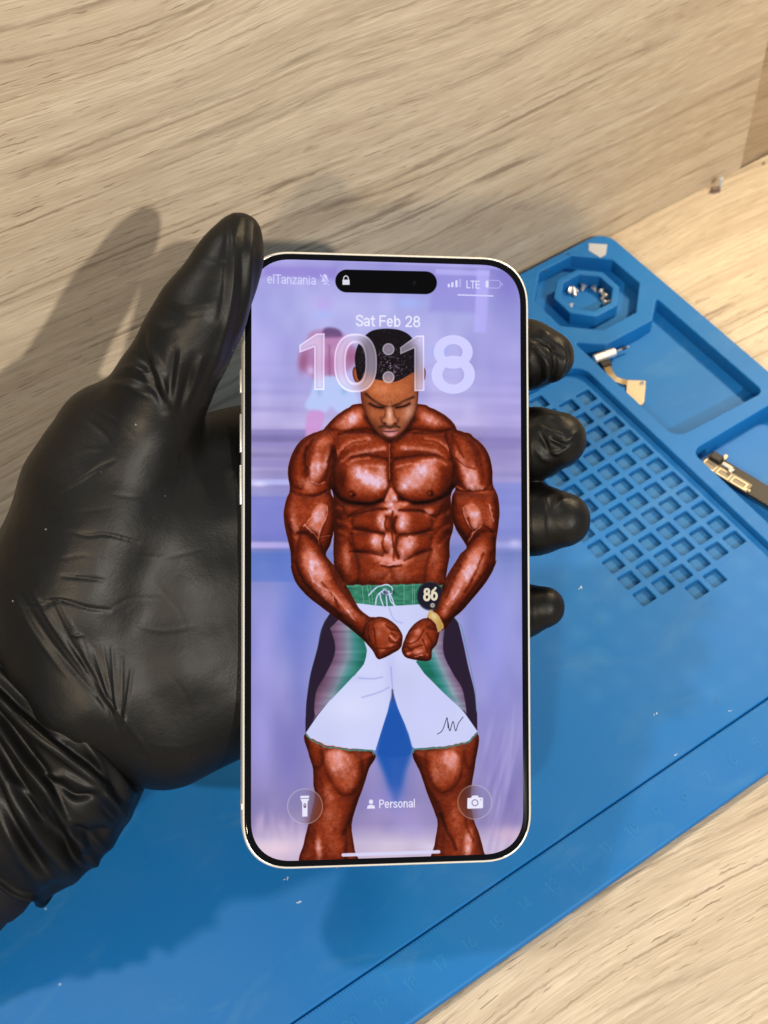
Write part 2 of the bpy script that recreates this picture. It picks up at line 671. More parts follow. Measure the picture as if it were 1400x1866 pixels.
    cv.blob(604, 622, 14, 8, (190, 130, 180), .7)
    cv.poly(A((270, 360), (430, 365), (480, 430), (510, 520), (460, 560), (390, 570), (345, 540), (300, 575), (190, 545), (215, 470)), (186, 204, 250), 9, .9)
    cv.blob(582, 713, 5, 9, (112, 150, 206), .35)
    cv.blob(627, 713, 6, 7, (100, 160, 196), .35)
    cv.poly(A((205, 575), (300, 575), (270, 700), (195, 730)), (208, 150, 214), 9, .85)
    cv.I = np.clip(cv.I, 0, 1)

    # ---- skin tones
    DK, BR, MD, OR, HI, PK = (30, 8, 6), (88, 32, 16), (136, 58, 26), (182, 84, 36), (232, 168, 150), (226, 186, 204)

    torso = A((525, 520), (450, 545), (380, 590), (320, 650), (290, 685)) + Bq((200, 150), (200, 330), (330, 420), (352, 500), (348, 600), (352, 700), (350, 800), (356, 900)) \
        + Cq((365, 120), (405, 190), (424, 240), (700, 250), (1000, 240), (1020, 150), (1038, 50)) \
        + Bq((1040, 830), (1040, 740), (1062, 650), (1052, 560), (1060, 430), (1200, 330), (1180, 120)) + A((1120, 690), (1090, 640), (1030, 585), (950, 545), (870, 522))
    larm = Bq((330, 85), (250, 90), (170, 130), (120, 190), (88, 270), (80, 340), (92, 430), (70, 490), (55, 570), (62, 650), (80, 730), (95, 800), (100, 880)) \
        + Cq((98, 110), (125, 195), (190, 275), (285, 350), (380, 420), (470, 490), (530, 540), (560, 560), (585, 480), (600, 410), (560, 400), (505, 355), (455, 270), (410, 190), (365, 110)) \
        + Bq((340, 865), (306, 815), (330, 760), (348, 690), (358, 600), (356, 500), (335, 440), (345, 330), (370, 230))
    rarm = Bq((1010, 90), (1090, 80), (1160, 110), (1220, 150), (1270, 220), (1292, 310), (1296, 400), (1325, 470), (1336, 560), (1328, 650), (1316, 740), (1312, 850)) \
        + Cq((1318, 70), (1295, 130), (1250, 205), (1180, 290), (1110, 370), (1060, 412), (1000, 480), (900, 470), (910, 400), (960, 340), (1000, 230), (1030, 150), (1080, 70)) \
        + Bq((1105, 810), (1140, 775), (1118, 730), (1075, 660), (1050, 570), (1055, 470), (1075, 420), (1065, 300), (1040, 210))
    M_t = cv.mask(torso, 1.6)
    M_l = cv.mask(larm, 1.6)
    M_r = cv.mask(rarm, 1.6)

    # torso base
    cv.rec = True
    cv.pillow(torso, 9, (58, 20, 10), (128, 52, 24), 1.6, base=True)
    # trapezius lobes
    cv.pillow(A((525, 525), (440, 555), (370, 610), (330, 670), (420, 690), (560, 680), (620, 690), (560, 600)), 7, (52, 16, 8), (176, 84, 44), 7.0, 0.77, M_t)
    cv.blob(*A((480, 610))[0], 17, 10, (236, 180, 160), .75, -35, clip=M_t)
    cv.blob(*A((420, 660))[0], 16, 8, (206, 112, 60), .6, -20, clip=M_t)
    cv.pillow(A((875, 525), (960, 555), (1040, 610), (1085, 670), (980, 690), (860, 680), (790, 690), (840, 610)), 7, (46, 14, 8), (168, 78, 40), 7.0, 0.77, M_t)
    cv.blob(*A((945, 620))[0], 18, 9, (216, 140, 110), .6, 30, clip=M_t)
    # upper chest
    cv.pillow(Bq((400, 100), (560, 90), (690, 130), (690, 250), (560, 240), (430, 250), (360, 270), (350, 200)), 9, (70, 22, 10), (168, 78, 38), 9.0, 0.72, M_t)
    cv.pillow(Bq((960, 95), (830, 95), (700, 130), (695, 250), (830, 240), (960, 240), (1050, 260), (1060, 190)), 9, (70, 22, 10), (164, 76, 36), 9.0, 0.72, M_t)
    # pectorals
    lp = Bq((370, 270), (450, 235), (580, 225), (680, 260), (688, 380), (670, 450), (640, 500), (540, 520), (430, 505), (365, 460), (345, 360))
    rp = Bq((1060, 260), (980, 230), (840, 225), (700, 260), (692, 380), (715, 440), (760, 490), (850, 515), (950, 500), (1040, 455), (1068, 350))
    cv.pillow(lp, 10, (44, 12, 6), (178, 80, 36), 4, .95, M_t)
    cv.pillow(rp, 10, (44, 12, 6), (176, 80, 36), 4, .95, M_t)
    cv.blob(*Bq((395, 360))[0], 13, 26, (62, 18, 8), .7, 5, clip=M_t)
    cv.blob(*Bq((1020, 340))[0], 11, 26, (92, 34, 14), .55, -5, clip=M_t)
    for (x, y, rx, ry, an, al) in ((560, 365, 29, 12, 20, .85), (600, 400, 18, 9, 10, .6), (520, 325, 14, 7, 25, .5), (640, 330, 8, 16, 0, .35), (840, 350, 30, 14, -38, .85), (890, 305, 18, 11, -35, .7), (800, 400, 20, 9, -20, .5)):
        cv.blob(*Bq((x, y))[0], rx, ry, PK, al, an, clip=M_t)
    for pts, w, al in ((((400, 260), (470, 220), (560, 205), (650, 190)), 4, .6), (((350, 250), (400, 190), (470, 150), (560, 130)), 4.5, .42), (((1020, 245), (950, 205), (860, 190), (760, 185)), 4, .55), (((1060, 230), (1000, 160), (900, 130)), 4, .4), (((430, 280), (480, 255), (560, 245)), 3, .4), (((880, 265), (960, 255), (1020, 285)), 3, .4), (((500, 300), (560, 290), (660, 300)), 2.5, .35), (((720, 300), (800, 280), (860, 285)), 2.5, .35)):
        cv.glow(Bq(*pts), w, (232, 176, 168), al, clip=M_t)
    for pts, w, al in ((((600, 100), (520, 95), (430, 95), (380, 105)), 2.4, .85), (((830, 100), (920, 98), (1000, 90)), 2.2, .8), (((375, 250), (440, 170), (540, 140)), 2, .45), (((1050, 240), (980, 160), (880, 135)), 2, .45), (((420, 330), (400, 420)), 2, .5)):
        cv.glow(Bq(*pts), w, (46, 14, 8), al, clip=M_t)
    # pec lower shadow, sternum
    cv.glow(Bq((350, 440), (400, 500), (480, 522), (580, 525), (640, 505)), 4.2, (26, 6, 4), .95, clip=M_t)
    cv.glow(Bq((740, 490), (830, 518), (930, 510), (1020, 465), (1058, 420)), 4.2, (26, 6, 4), .95, clip=M_t)
    cv.glow(Bq((690, 150), (686, 260), (686, 380), (690, 430)), 2.2, (60, 18, 10), .85, clip=M_t)
    cv.glow(Bq((684, 160), (682, 260), (683, 370)), 1.3, (226, 164, 150), .7, clip=M_t)
    cv.pillow(Bq((690, 420), (735, 490), (700, 505), (650, 500)), 3, (150, 90, 80), (226, 176, 172), 6.0, 0.72, M_t)
    for x, y in ((460, 462), (927, 455)):
        cv.blob(*Bq((x, y))[0], 7.5, 7, (66, 34, 28), .95, p=2, clip=M_t)
        cv.blob(*Bq((x - 6, y - 4))[0], 2.4, 2, (176, 130, 120), .7, clip=M_t)
        cv.blob(*Bq((x + 8, y + 4))[0], 2.5, 2.5, (24, 10, 8), .8, clip=M_t)
    # serratus / lats shadow
    cv.blob(*Bq((385, 620))[0], 12, 60, (54, 16, 8), .75, 3, clip=M_t)
    cv.blob(*Bq((1020, 600))[0], 10, 62, (48, 14, 8), .75, -3, clip=M_t)
    for q in (((375, 540), (420, 560), (440, 600)), ((380, 620), (440, 640), (480, 680)), ((390, 680), (430, 700), (450, 740))):
        cv.glow(Bq(*q), 4, (196, 116, 92), .55, clip=M_t)
    for q in (((1030, 560), (980, 590), (960, 630)), ((1030, 640), (970, 680), (950, 720)), ((1030, 700), (980, 760))):
        cv.glow(Bq(*q), 4, (150, 66, 36), .6, clip=M_t)
    # abdominal blocks
    blocks = [((470, 590), (560, 555), (660, 560), (690, 590), (690, 670), (640, 690), (540, 670), (465, 655)),
              ((715, 590), (760, 560), (850, 555), (930, 590), (930, 660), (850, 690), (740, 700), (705, 670)),
              ((440, 700), (540, 690), (640, 700), (690, 730), (690, 790), (650, 815), (560, 800), (470, 795)),
              ((715, 730), (760, 700), (850, 695), (930, 700), (920, 780), (850, 810), (760, 850), (715, 810)),
              ((410, 520), (520, 535), (640, 525), (690, 545), (560, 560), (440, 590)),
              ((740, 530), (860, 535), (990, 510), (960, 590), (850, 555), (720, 560))]
    for b in blocks:
        cv.pillow(Bq(*b), 6, (48, 14, 8), (150, 64, 32), 8.0, 0.77, M_t)
    cv.pillow(Bq((480, 810), (600, 820), (700, 830), (800, 850), (920, 800), (950, 900)) + Cq((970, 240), (480, 240)) + Bq((440, 900)), 12, (56, 18, 12), (132, 60, 44), 10.0, 0.77, M_t)
    hl = ((640, 620, 8, 15, -10, .8), (760, 620, 11, 16, 15, .85), (610, 735, 12, 15, -12, .8), (660, 720, 6, 10, 0, .5), (785, 755, 13, 19, 20, .85), (700, 560, 16, 7, 0, .7),
          (690, 520, 14, 6, 0, .65), (770, 515, 14, 5, -20, .5), (915, 565, 8, 7, 0, .7), (690, 740, 9, 16, 0, .55), (650, 840, 26, 9, 12, .55), (760, 850, 24, 9, -10, .5), (700, 800, 8, 14, 0, .45), (940, 830, 12, 26, 10, .35), (430, 830, 9, 30, -12, .35))
    for x, y, rx, ry, an, al in hl:
        cv.blob(*Bq((x, y))[0], rx, ry, (228, 180, 190), al, an, clip=M_t)
    for q, w, al in ((((700, 560), (698, 640), (700, 720), (708, 800), (705, 850)), 2.2, .8), (((665, 590), (658, 640), (668, 670)), 2.4, .85), (((718, 600), (705, 650), (720, 690)), 2.6, .85), (((650, 700), (640, 760), (655, 800)), 2.4, .8), (((730, 720), (718, 780), (735, 840)), 3.2, .85),
                     (((460, 665), (560, 682), (650, 695)), 2.6, .8), (((740, 705), (840, 695), (940, 670)), 2.6, .8), (((450, 800), (560, 808), (640, 825)), 2.4, .7), (((770, 855), (850, 815), (930, 790)), 2.6, .75), (((430, 600), (520, 545), (660, 545)), 2.4, .7), (((960, 600), (870, 560), (740, 555)), 2.2, .7), (((455, 690), (470, 760), (500, 800)), 2.2, .6)):
        cv.glow(Bq(*q), w, (34, 10, 8), al, clip=M_t)
    # lower belly, navel, hip lines
    cv.blob(*Bq((700, 930))[0], 40, 22, (168, 112, 122), .55, clip=M_t)
    cv.glow(Bq((630, 868), (690, 878), (760, 866)), 1.6, (206, 150, 150), .8, clip=M_t)
    cv.glow(Bq((640, 882), (690, 892), (750, 880)), 2.6, (34, 12, 10), .95, clip=M_t)
    cv.glow(Bq((690, 900), (700, 960)), 3, (84, 44, 48), .7, clip=M_t)
    cv.glow(Cq((480, 20), (500, 120), (495, 215)), 3.5, (54, 20, 16), .8, clip=M_t)
    cv.glow(Cq((930, 10), (900, 110), (890, 210)), 3.5, (54, 20, 16), .7, clip=M_t)
    cv.blob(*Cq((430, 110))[0], 9, 28, (164, 80, 52), .7, -18, clip=M_t)
    cv.blob(*Cq((960, 120))[0], 10, 30, (166, 78, 40), .7, 14, clip=M_t)
    cv.glow(Cq((640, 180), (700, 130), (720, 210)), 4, (86, 44, 42), .5, clip=M_t)

    # shorts ------------------------------------------------------------------------------------------------
    legcol = (104, 44, 24)
    lleg = Dq((318, 190), (330, 280), (350, 350), (352, 420), (358, 480), (330, 600), (308, 690), (302, 790), (545, 790), (540, 720), (526, 610), (548, 520), (580, 430), (605, 350), (630, 280), (480, 240))
    rleg = Dq((808, 270), (840, 370), (870, 460), (905, 550), (918, 600), (905, 690), (900, 790), (1132, 790), (1126, 720), (1108, 650), (1082, 580), (1068, 500), (1074, 420), (1090, 320), (1098, 190), (950, 235))
    for leg in (lleg, rleg):
        cv.pillow(leg, 7, (54, 18, 10), (124, 52, 32), 1.6, smooth=True, base=True)
    M_ll, M_rl = cv.mask(lleg, 1.6), cv.mask(rleg, 1.6)
    cv.pillow(Dq((395, 270), (480, 255), (565, 300), (575, 390), (545, 455), (490, 475), (440, 430), (405, 360)), 7, (40, 12, 6), (188, 92, 44), 9.0, 0.66, M_ll)
    cv.blob(*Dq((455, 310))[0], 16, 20, (228, 168, 150), .7, 15, clip=M_ll)
    cv.blob(*Dq((520, 380))[0], 13, 24, (190, 92, 34), .7, 10, clip=M_ll)
    cv.pillow(Dq((325, 215), (380, 235), (390, 330), (360, 350), (335, 320)), 5, (50, 16, 8), (170, 78, 40), 8.0, 0.63, M_ll)
    cv.pillow(Dq((570, 270), (620, 285), (590, 380), (575, 360)), 4, (60, 18, 8), (146, 60, 26), 8.0, 0.56, M_ll)
    cv.pillow(Dq((390, 400), (440, 450), (500, 490), (550, 470), (530, 580), (490, 660), (500, 780), (380, 780), (350, 640), (385, 520)), 10, (56, 18, 14), (142, 64, 46), 13.0, 0.56, M_ll)
    cv.blob(*Dq((420, 460))[0], 15, 22, (176, 110, 104), .5, -25, clip=M_ll)
    cv.blob(*Dq((430, 570))[0], 22, 30, (176, 96, 70), .5, clip=M_ll)
    cv.blob(*Dq((375, 720))[0], 6, 24, (226, 160, 150), .75, -4, clip=M_ll)
    cv.blob(*Dq((455, 700))[0], 22, 30, (160, 78, 54), .6, clip=M_ll)
    cv.glow(Dq((500, 640), (505, 700), (500, 780)), 4, (40, 14, 10), .8, clip=M_ll)
    cv.glow(Dq((530, 560), (490, 650)), 4, (60, 20, 12), .5, clip=M_ll)
    cv.pillow(Dq((870, 270), (960, 255), (1025, 290), (1030, 370), (1000, 430), (940, 465), (890, 420), (865, 340)), 7, (40, 12, 6), (184, 88, 42), 9.0, 0.66, M_rl)
    cv.blob(*Dq((985, 310))[0], 14, 20, (226, 164, 146), .7, -10, clip=M_rl)
    cv.blob(*Dq((905, 370))[0], 11, 24, (188, 88, 32), .7, -8, clip=M_rl)
    cv.pillow(Dq((1045, 240), (1095, 220), (1085, 320), (1060, 350), (1035, 300)), 5, (50, 16, 8), (160, 72, 36), 8.0, 0.63, M_rl)
    cv.pillow(Dq((880, 440), (940, 480), (1010, 440), (1050, 420), (1050, 540), (1075, 640), (1060, 780), (940, 780), (940, 650), (930, 560)), 10, (52, 18, 14), (136, 62, 46), 13.0, 0.56, M_rl)
    cv.blob(*Dq((1060, 690))[0], 8, 30, (228, 176, 176), .8, 4, clip=M_rl)
    cv.blob(*Dq((1000, 570))[0], 18, 26, (170, 96, 76), .5, clip=M_rl)
    cv.blob(*Dq((1010, 700))[0], 10, 30, (160, 80, 56), .6, clip=M_rl)
    cv.glow(Dq((930, 560), (960, 640), (985, 680), (1000, 720)), 3.5, (38, 12, 10), .8, clip=M_rl)
    cv.glow(Dq((1060, 520), (1050, 600), (1080, 680)), 3, (44, 14, 10), .6, clip=M_rl)

    cv.rec = False
    # black side panels with the purple-to-green flank
    def SCq(*p): return [tuple(q) for q in spline(Cq(*p), closed=False)]
    outer_l = SCq((330, 380), (280, 470), (252, 600), (212, 750), (190, 900), (185, 1000)) + Dq((316, 120), (316, 190))
    white_l = Dq((318, 190), (370, 110), (450, 10)) + SCq((330, 900), (470, 755), (530, 680), (546, 600), (520, 520), (480, 470))
    cv.poly(outer_l + white_l, (40, 26, 48), 1.6, smooth=False)
    panel = SCq((330, 470), (358, 560), (352, 640), (300, 750), (250, 840), (236, 940), (240, 990)) + Dq((350, 130), (450, 10)) + SCq((330, 905), (470, 755), (530, 680), (548, 600), (522, 520), (470, 460), (380, 420))
    pm = cv.mask(panel, 2.5, False)
    px = (cv.X - 500) / .30714
    py = (cv.Y - 1000) / .30714
    g = np.clip((px + .42 * np.maximum(py - 640, 0) - 345) / 185, 0, 1)
    gc = np.stack([np.interp(g, [0, .22, .5, .72, 1], v) for v in ((104, 128, 128, 66, 34), (74, 100, 142, 136, 112), (98, 130, 158, 134, 96))], -1)
    wr = (vnoise((PH, PW), (120, 7), rng) - .5) * 26
    cv.I = cv.I * (1 - pm[..., None]) + np.clip(gc + wr[..., None], 0, 255) / 255. * pm[..., None]
    outer_r = SCq((1060, 400), (1090, 440), (1120, 560), (1150, 700), (1185, 840), (1198, 960)) + Dq((1098, 90), (1099, 180))
    white_r = Dq((1099, 180), (1050, 110), (960, 10)) + Cq((1120, 960), (1000, 850), (890, 740), (830, 670), (900, 500), (980, 440))
    cv.poly(outer_r + white_r, (40, 26, 48), 1.6, smooth=False)
    panel = SCq((1010, 470), (1000, 560), (1010, 640), (1060, 740), (1110, 820), (1130, 900), (1140, 975)) + Cq((1000, 850), (890, 740), (830, 670), (930, 560), (960, 480))
    pm = cv.mask(panel, 2.5, False)
    g = np.clip((1020 - (px - .45 * np.maximum(py - 600, 0))) / 150, 0, 1)
    gc = np.stack([np.interp(g, [0, .22, .5, .72, 1], v) for v in ((104, 132, 138, 66, 34), (76, 110, 156, 140, 116), (104, 142, 170, 140, 100))], -1)
    cv.I = cv.I * (1 - pm[..., None]) + np.clip(gc + wr[..., None], 0, 255) / 255. * pm[..., None]
    # waistband
    band = Cq((418, 214), (600, 212), (860, 208), (1000, 214), (985, 290), (880, 335), (660, 340), (480, 330))
    cv.poly(band, (52, 124, 98), 1.6, smooth=False)
    bm = cv.mask(band, 1.2, False)
    cv.I += (((vnoise((PH, PW), (16, 5), rng) - .5) * .13) * bm)[..., None]
    for x0, x1 in ((520, 530), (550, 566), (570, 584), (770, 768), (820, 818), (832, 830)):
        cv.line(Cq((x0, 215), (x1, 328)), .9, (150, 198, 186), .7, smooth=False)
    cv.line(Cq((425, 222), (600, 220), (860, 216), (990, 222)), .9, (140, 190, 176), .6, smooth=False)
    # white body of the shorts
    wl = Cq((482, 322), (660, 342), (870, 328), (985, 300), (985, 420), (930, 540), (840, 670), (890, 740), (1000, 850), (1120, 960)) + Dq((960, 10), (1040, 95), (1099, 180), (1060, 225), (960, 248), (815, 258), (800, 250), (770, 150), (735, 70), (716, 0)) \
        + Cq((712, 880), (700, 830), (692, 900)) + Dq((706, 20), (690, 90), (655, 200), (634, 268), (620, 264), (500, 258), (400, 240), (340, 212), (317, 188), (370, 110), (450, 10)) + SCq((330, 900), (470, 752), (530, 680), (546, 600), (520, 520), (500, 420))
    cv.poly(wl, (204, 208, 247), 1.6, smooth=False)
    M_w = cv.mask(wl, 1.5, False)
    cv.I += (((vnoise((PH, PW), (70, 90), rng) - .5) * .05) * M_w)[..., None]
    for x, y, rx, ry, col, al in ((640, 1290, 46, 30, (222, 225, 252), .7), (655, 1200, 22, 40, (212, 215, 250), .5), (780, 1290, 40, 40, (198, 202, 248), .6), (712, 1215, 10, 40, (184, 188, 236), .5), (640, 1235, 34, 7, (186, 190, 236), .4), (735, 1160, 30, 30, (208, 211, 248), .5)):
        cv.blob(x, y, rx, ry, col, al, clip=M_w)
    for q in (((500, 765), (580, 770), (640, 760)), ((690, 700), (700, 820)), ((680, 820), (620, 850), (520, 880))):
        cv.glow(Cq(*q), 1.4, (150, 156, 216), .6, clip=M_w)
    cv.line(Dq((318, 192), (345, 222), (400, 248), (500, 264), (620, 268), (628, 285)), 3.0, (64, 128, 120), .95, smooth=False)
    cv.line(Dq((806, 275), (810, 262), (960, 254), (1060, 230), (1098, 188)), 3.0, (64, 128, 120), .95, smooth=False)
    cv.line(Cq((1060, 400), (1110, 460), (1150, 640), (1190, 830), (1199, 970)), 1.3, (70, 140, 130), .7, smooth=False)
    cv.line(Cq((300, 410), (262, 560), (214, 740), (190, 900)), 1.0, (60, 110, 110), .5, smooth=False)
    cv.line(Cq((522, 520), (548, 600), (530, 682), (470, 755)), 1.2, (30, 100, 84), .6, smooth=False)
    # gap between the legs
    cv.poly(Cq((698, 828), (712, 900)) + Dq((720, 30), (745, 100), (785, 190), (803, 255), (790, 290), (720, 300), (645, 290), (660, 205), (694, 100), (708, 30)), (28, 84, 172), 4, .85, smooth=False)
    cv.glow(Cq((700, 838), (702, 900)), 2, (90, 60, 80), .6)
    # drawstring
    for q in (((560, 275), (600, 235), (650, 215), (690, 225), (700, 260), (670, 270), (640, 260), (650, 240)), ((600, 330), (610, 280), (650, 245), (680, 260)), ((660, 240), (665, 300), (670, 355)), ((680, 255), (690, 310), (720, 340)), ((625, 262), (632, 300), (645, 335)), ((675, 250), (700, 300), (712, 345))):
        cv.line(Cq(*q), 2.4, (206, 212, 250), .95)
    cv.blob(*Cq((658, 262))[0], 4, 5, (60, 60, 90), .8)
    cv.blob(*Cq((706, 256))[0], 3, 3, (20, 30, 40), .8)
    cv.glow(Cq((680, 350), (710, 420), (760, 440)), 1.4, (160, 166, 224), .6)
    # signature
    for q in (((917, 193), (940, 175), (958, 125), (962, 122), (966, 165)), ((966, 140), (974, 178), (988, 135), (1000, 178), (1012, 145), (1034, 115))):
        cv.line(Dq(*q), 1.3, (40, 34, 60), .95)
    # number badge
    cv.blob(*Cq((925, 280))[0], 24.5, 26.5, (26, 24, 40), 1, p=12)
    for st in text_strokes('86', 0, 0, 1)[0]:
        cv.line([(Cq((886, 0))[0][0] + x * 19, 1000 + .30714 * 236 + y * 21.5 - x * 1.2) for x, y in st], 4.6, (228, 218, 190), 1, smooth=False)
    for k in range(7):
        cv.blob(*Cq((938 + 9 * math.cos(k * .9), 335 + 9 * math.sin(k * .9)))[0], 1.7, 1.7, (206, 200, 186), .9)

    # arms -----------------------------------------------------------------------------------------------------
    cv.rec = True
    cv.pillow(larm, 7, (54, 18, 9), (138, 56, 24), 1.6, base=True)
    cv.pillow(rarm, 7, (54, 18, 9), (138, 56, 24), 1.6, base=True)
    def L(kind, q, w, col, al, clip):
        getattr(cv, kind)(Bq(*q), w, col, al, clip=clip)
    # deltoids
    cv.pillow(Bq((240, 100), (170, 150), (120, 220), (92, 310), (100, 400), (170, 430), (190, 340), (185, 230), (220, 160)), 9, (50, 14, 6), (176, 72, 28), 8.0, 0.77, M_l)
    cv.pillow(Bq((340, 90), (250, 120), (205, 190), (200, 300), (215, 390), (270, 400), (310, 330), (340, 230), (400, 130)), 8, (54, 16, 8), (170, 74, 36), 8.0, 0.81, M_l)
    cv.blob(*Bq((245, 300))[0], 10, 22, (232, 176, 170), .8, 10, clip=M_l)
    cv.blob(*Bq((300, 275))[0], 5, 24, (220, 150, 136), .65, 14, clip=M_l)
    cv.blob(*Bq((290, 150))[0], 16, 10, (196, 100, 56), .6, -40, clip=M_l)
    cv.blob(*Bq((195, 400))[0], 16, 14, (206, 130, 110), .6, 40, clip=M_l)
    cv.pillow(Bq((1060, 90), (1140, 120), (1190, 190), (1215, 300), (1230, 420), (1160, 440), (1100, 400), (1075, 300), (1050, 200)), 8, (52, 16, 8), (166, 72, 36), 8.0, 0.81, M_r)
    cv.pillow(Bq((1170, 120), (1240, 190), (1280, 280), (1288, 390), (1240, 430), (1225, 320), (1200, 200)), 8, (50, 14, 6), (174, 70, 28), 8.0, 0.77, M_r)
    cv.blob(*Bq((1175, 360))[0], 14, 22, (232, 172, 160), .75, -10, clip=M_r)
    cv.blob(*Bq((1110, 270))[0], 7, 24, (206, 136, 122), .6, -24, clip=M_r)
    cv.blob(*Bq((1200, 420))[0], 18, 9, (220, 150, 136), .6, 14, clip=M_r)
    for q in (((1080, 250), (1130, 290), (1190, 310)), ((1090, 180), (1120, 240))):
        L('glow', q, 2, (60, 20, 10), .6, M_r)
    for q in (((190, 180), (185, 260), (195, 350)), ((345, 180), (330, 270), (300, 380)), ((350, 210), (345, 310))):
        L('glow', q, 2.6, (40, 12, 6), .8, M_l)
    L('glow', ((215, 380), (260, 400), (300, 385)), 1.6, (210, 140, 120), .7, M_l)
    # upper arm / biceps
    cv.pillow(Bq((100, 450), (190, 470), (290, 440), (345, 470), (358, 560), (350, 680), (300, 810), (260, 760), (180, 700), (120, 700), (80, 640), (68, 540)), 10, (52, 14, 6), (164, 66, 30), 8.0, 0.77, M_l)
    cv.pillow(Bq((250, 520), (310, 520), (318, 590), (285, 680), (262, 740), (230, 690), (180, 650)), 6, (90, 36, 20), (208, 128, 98), 8.0, 0.72, M_l)
    cv.blob(*Bq((265, 580))[0], 12, 18, (230, 176, 160), .6, 20, clip=M_l)
    cv.blob(*Bq((115, 560))[0], 14, 34, (176, 76, 32), .6, 6, clip=M_l)
    cv.blob(*Bq((120, 650))[0], 6, 26, (214, 140, 110), .5, -12, clip=M_l)
    cv.pillow(Bq((1060, 470), (1130, 450), (1230, 460), (1310, 480), (1322, 580), (1310, 680), (1230, 690), (1160, 760), (1130, 720), (1070, 640), (1052, 560)), 10, (52, 14, 6), (160, 64, 30), 8.0, 0.77, M_r)
    cv.pillow(Bq((1120, 530), (1180, 510), (1230, 560), (1240, 640), (1190, 690), (1150, 650), (1125, 600)), 6, (96, 40, 22), (204, 120, 88), 8.0, 0.68, M_r)
    cv.blob(*Bq((1190, 580))[0], 12, 20, (224, 166, 148), .55, -20, clip=M_r)
    cv.blob(*Bq((1280, 600))[0], 9, 36, (190, 90, 44), .6, -4, clip=M_r)
    for q in (((90, 440), (170, 465), (260, 460), (330, 430)), ((300, 440), (270, 460), (220, 470)), ((80, 640), (100, 730), (110, 820)), ((135, 690), (200, 690), (260, 740)), ((330, 700), (270, 720), (250, 700))):
        L('glow', q, 2.4, (44, 12, 6), .75, M_l)
    for q in (((310, 530), (315, 580), (280, 650), (262, 720), (268, 760)), ((175, 650), (215, 600), (280, 540)), ((180, 640), (230, 690), (262, 720)), ((270, 715), (330, 700))):
        L('glow', q, 1.3, (224, 160, 140), .75, M_l)
    for q in (((1065, 430), (1130, 445), (1220, 440), (1300, 430)), ((1130, 760), (1160, 690), (1210, 670)), ((1250, 650), (1300, 700), (1310, 800)), ((1150, 600), (1170, 680))):
        L('glow', q, 2.4, (44, 12, 6), .75, M_r)
    for q in (((1120, 540), (1135, 600), (1165, 660), (1180, 690), (1150, 740)), ((1180, 690), (1230, 650)), ((1080, 410), (1110, 430)), ((1275, 520), (1300, 620))):
        L('glow', q, 1.3, (222, 152, 130), .75, M_r)
    # forearms
    cv.pillow(Bq((150, 700), (250, 740), (300, 830), (345, 880)) + Cq((400, 210), (470, 320), (560, 410), (520, 520), (400, 420), (280, 320), (190, 230), (130, 110)), 9, (50, 14, 6), (160, 68, 32), 8.0, 0.72, M_l)
    cv.blob(*Bq((215, 860))[0], 12, 26, (226, 160, 136), .65, -18, clip=M_l)
    cv.blob(*Cq((250, 130))[0], 14, 30, (230, 160, 136), .75, -28, clip=M_l)
    cv.blob(*Cq((310, 260))[0], 12, 26, (214, 130, 96), .65, -40, clip=M_l)
    cv.blob(*Cq((420, 340))[0], 11, 26, (196, 108, 76), .6, -42, clip=M_l)
    for q, cl in ((((120, 80), (180, 200), (280, 300), (400, 400)), M_l), (((330, 100), (370, 200), (440, 300), (520, 390)), M_l), (((280, 200), (340, 270), (380, 350)), M_l)):
        cv.glow(Cq(*q), 2.6, (52, 16, 8), .7, clip=cl)
    for q in (((200, 130), (250, 210), (340, 260), (420, 350), (480, 430)), ((220, 100), (230, 160)), ((345, 270), (350, 310))):
        cv.glow(Cq(*q), 1.4, (232, 160, 130), .7, clip=M_l)
    cv.pillow(Bq((1160, 740), (1240, 700), (1300, 720), (1305, 850)) + Cq((1290, 110), (1200, 260), (1080, 390), (1000, 440), (960, 360), (1020, 210), (1070, 110)) + Bq((1110, 830)), 9, (50, 14, 6), (164, 68, 30), 8.0, 0.72, M_r)
    cv.blob(*Bq((1190, 870))[0], 12, 28, (226, 164, 152), .7, 20, clip=M_r)
    cv.blob(*Cq((1150, 130))[0], 11, 32, (232, 170, 156), .75, 26, clip=M_r)
    cv.blob(*Cq((1060, 270))[0], 9, 28, (208, 120, 84), .65, 30, clip=M_r)
    cv.blob(*Cq((1010, 380))[0], 8, 12, (190, 104, 70), .6, 20, clip=M_r)
    for q in (((1290, 20), (1260, 130), (1180, 240), (1100, 350)), ((1100, 100), (1060, 180), (1020, 290)), ((1240, 30), (1180, 170), (1130, 260))):
        cv.glow(Cq(*q), 2.6, (52, 16, 8), .65, clip=M_r)
    for q in (((1180, 60), (1140, 170), (1080, 260), (1020, 330)), ((1100, 240), (1060, 300))):
        cv.glow(Cq(*q), 1.3, (232, 166, 146), .7, clip=M_r)

    # fists
    lf = Cq((520, 520), (545, 440), (600, 405), (660, 410), (720, 450), (755, 500), (760, 540), (745, 590), (700, 620), (640, 650), (610, 650), (580, 600), (545, 560))
    rf = Cq((980, 470), (965, 560), (935, 600), (930, 650), (900, 665), (820, 655), (775, 640), (755, 600), (768, 550), (800, 480), (850, 430), (905, 410), (950, 440))
    for f in (lf, rf):
        cv.pillow(f, 7, (44, 14, 8), (150, 72, 50), 1.6)
    M_f = np.maximum(cv.mask(lf, 1.5), cv.mask(rf, 1.5))
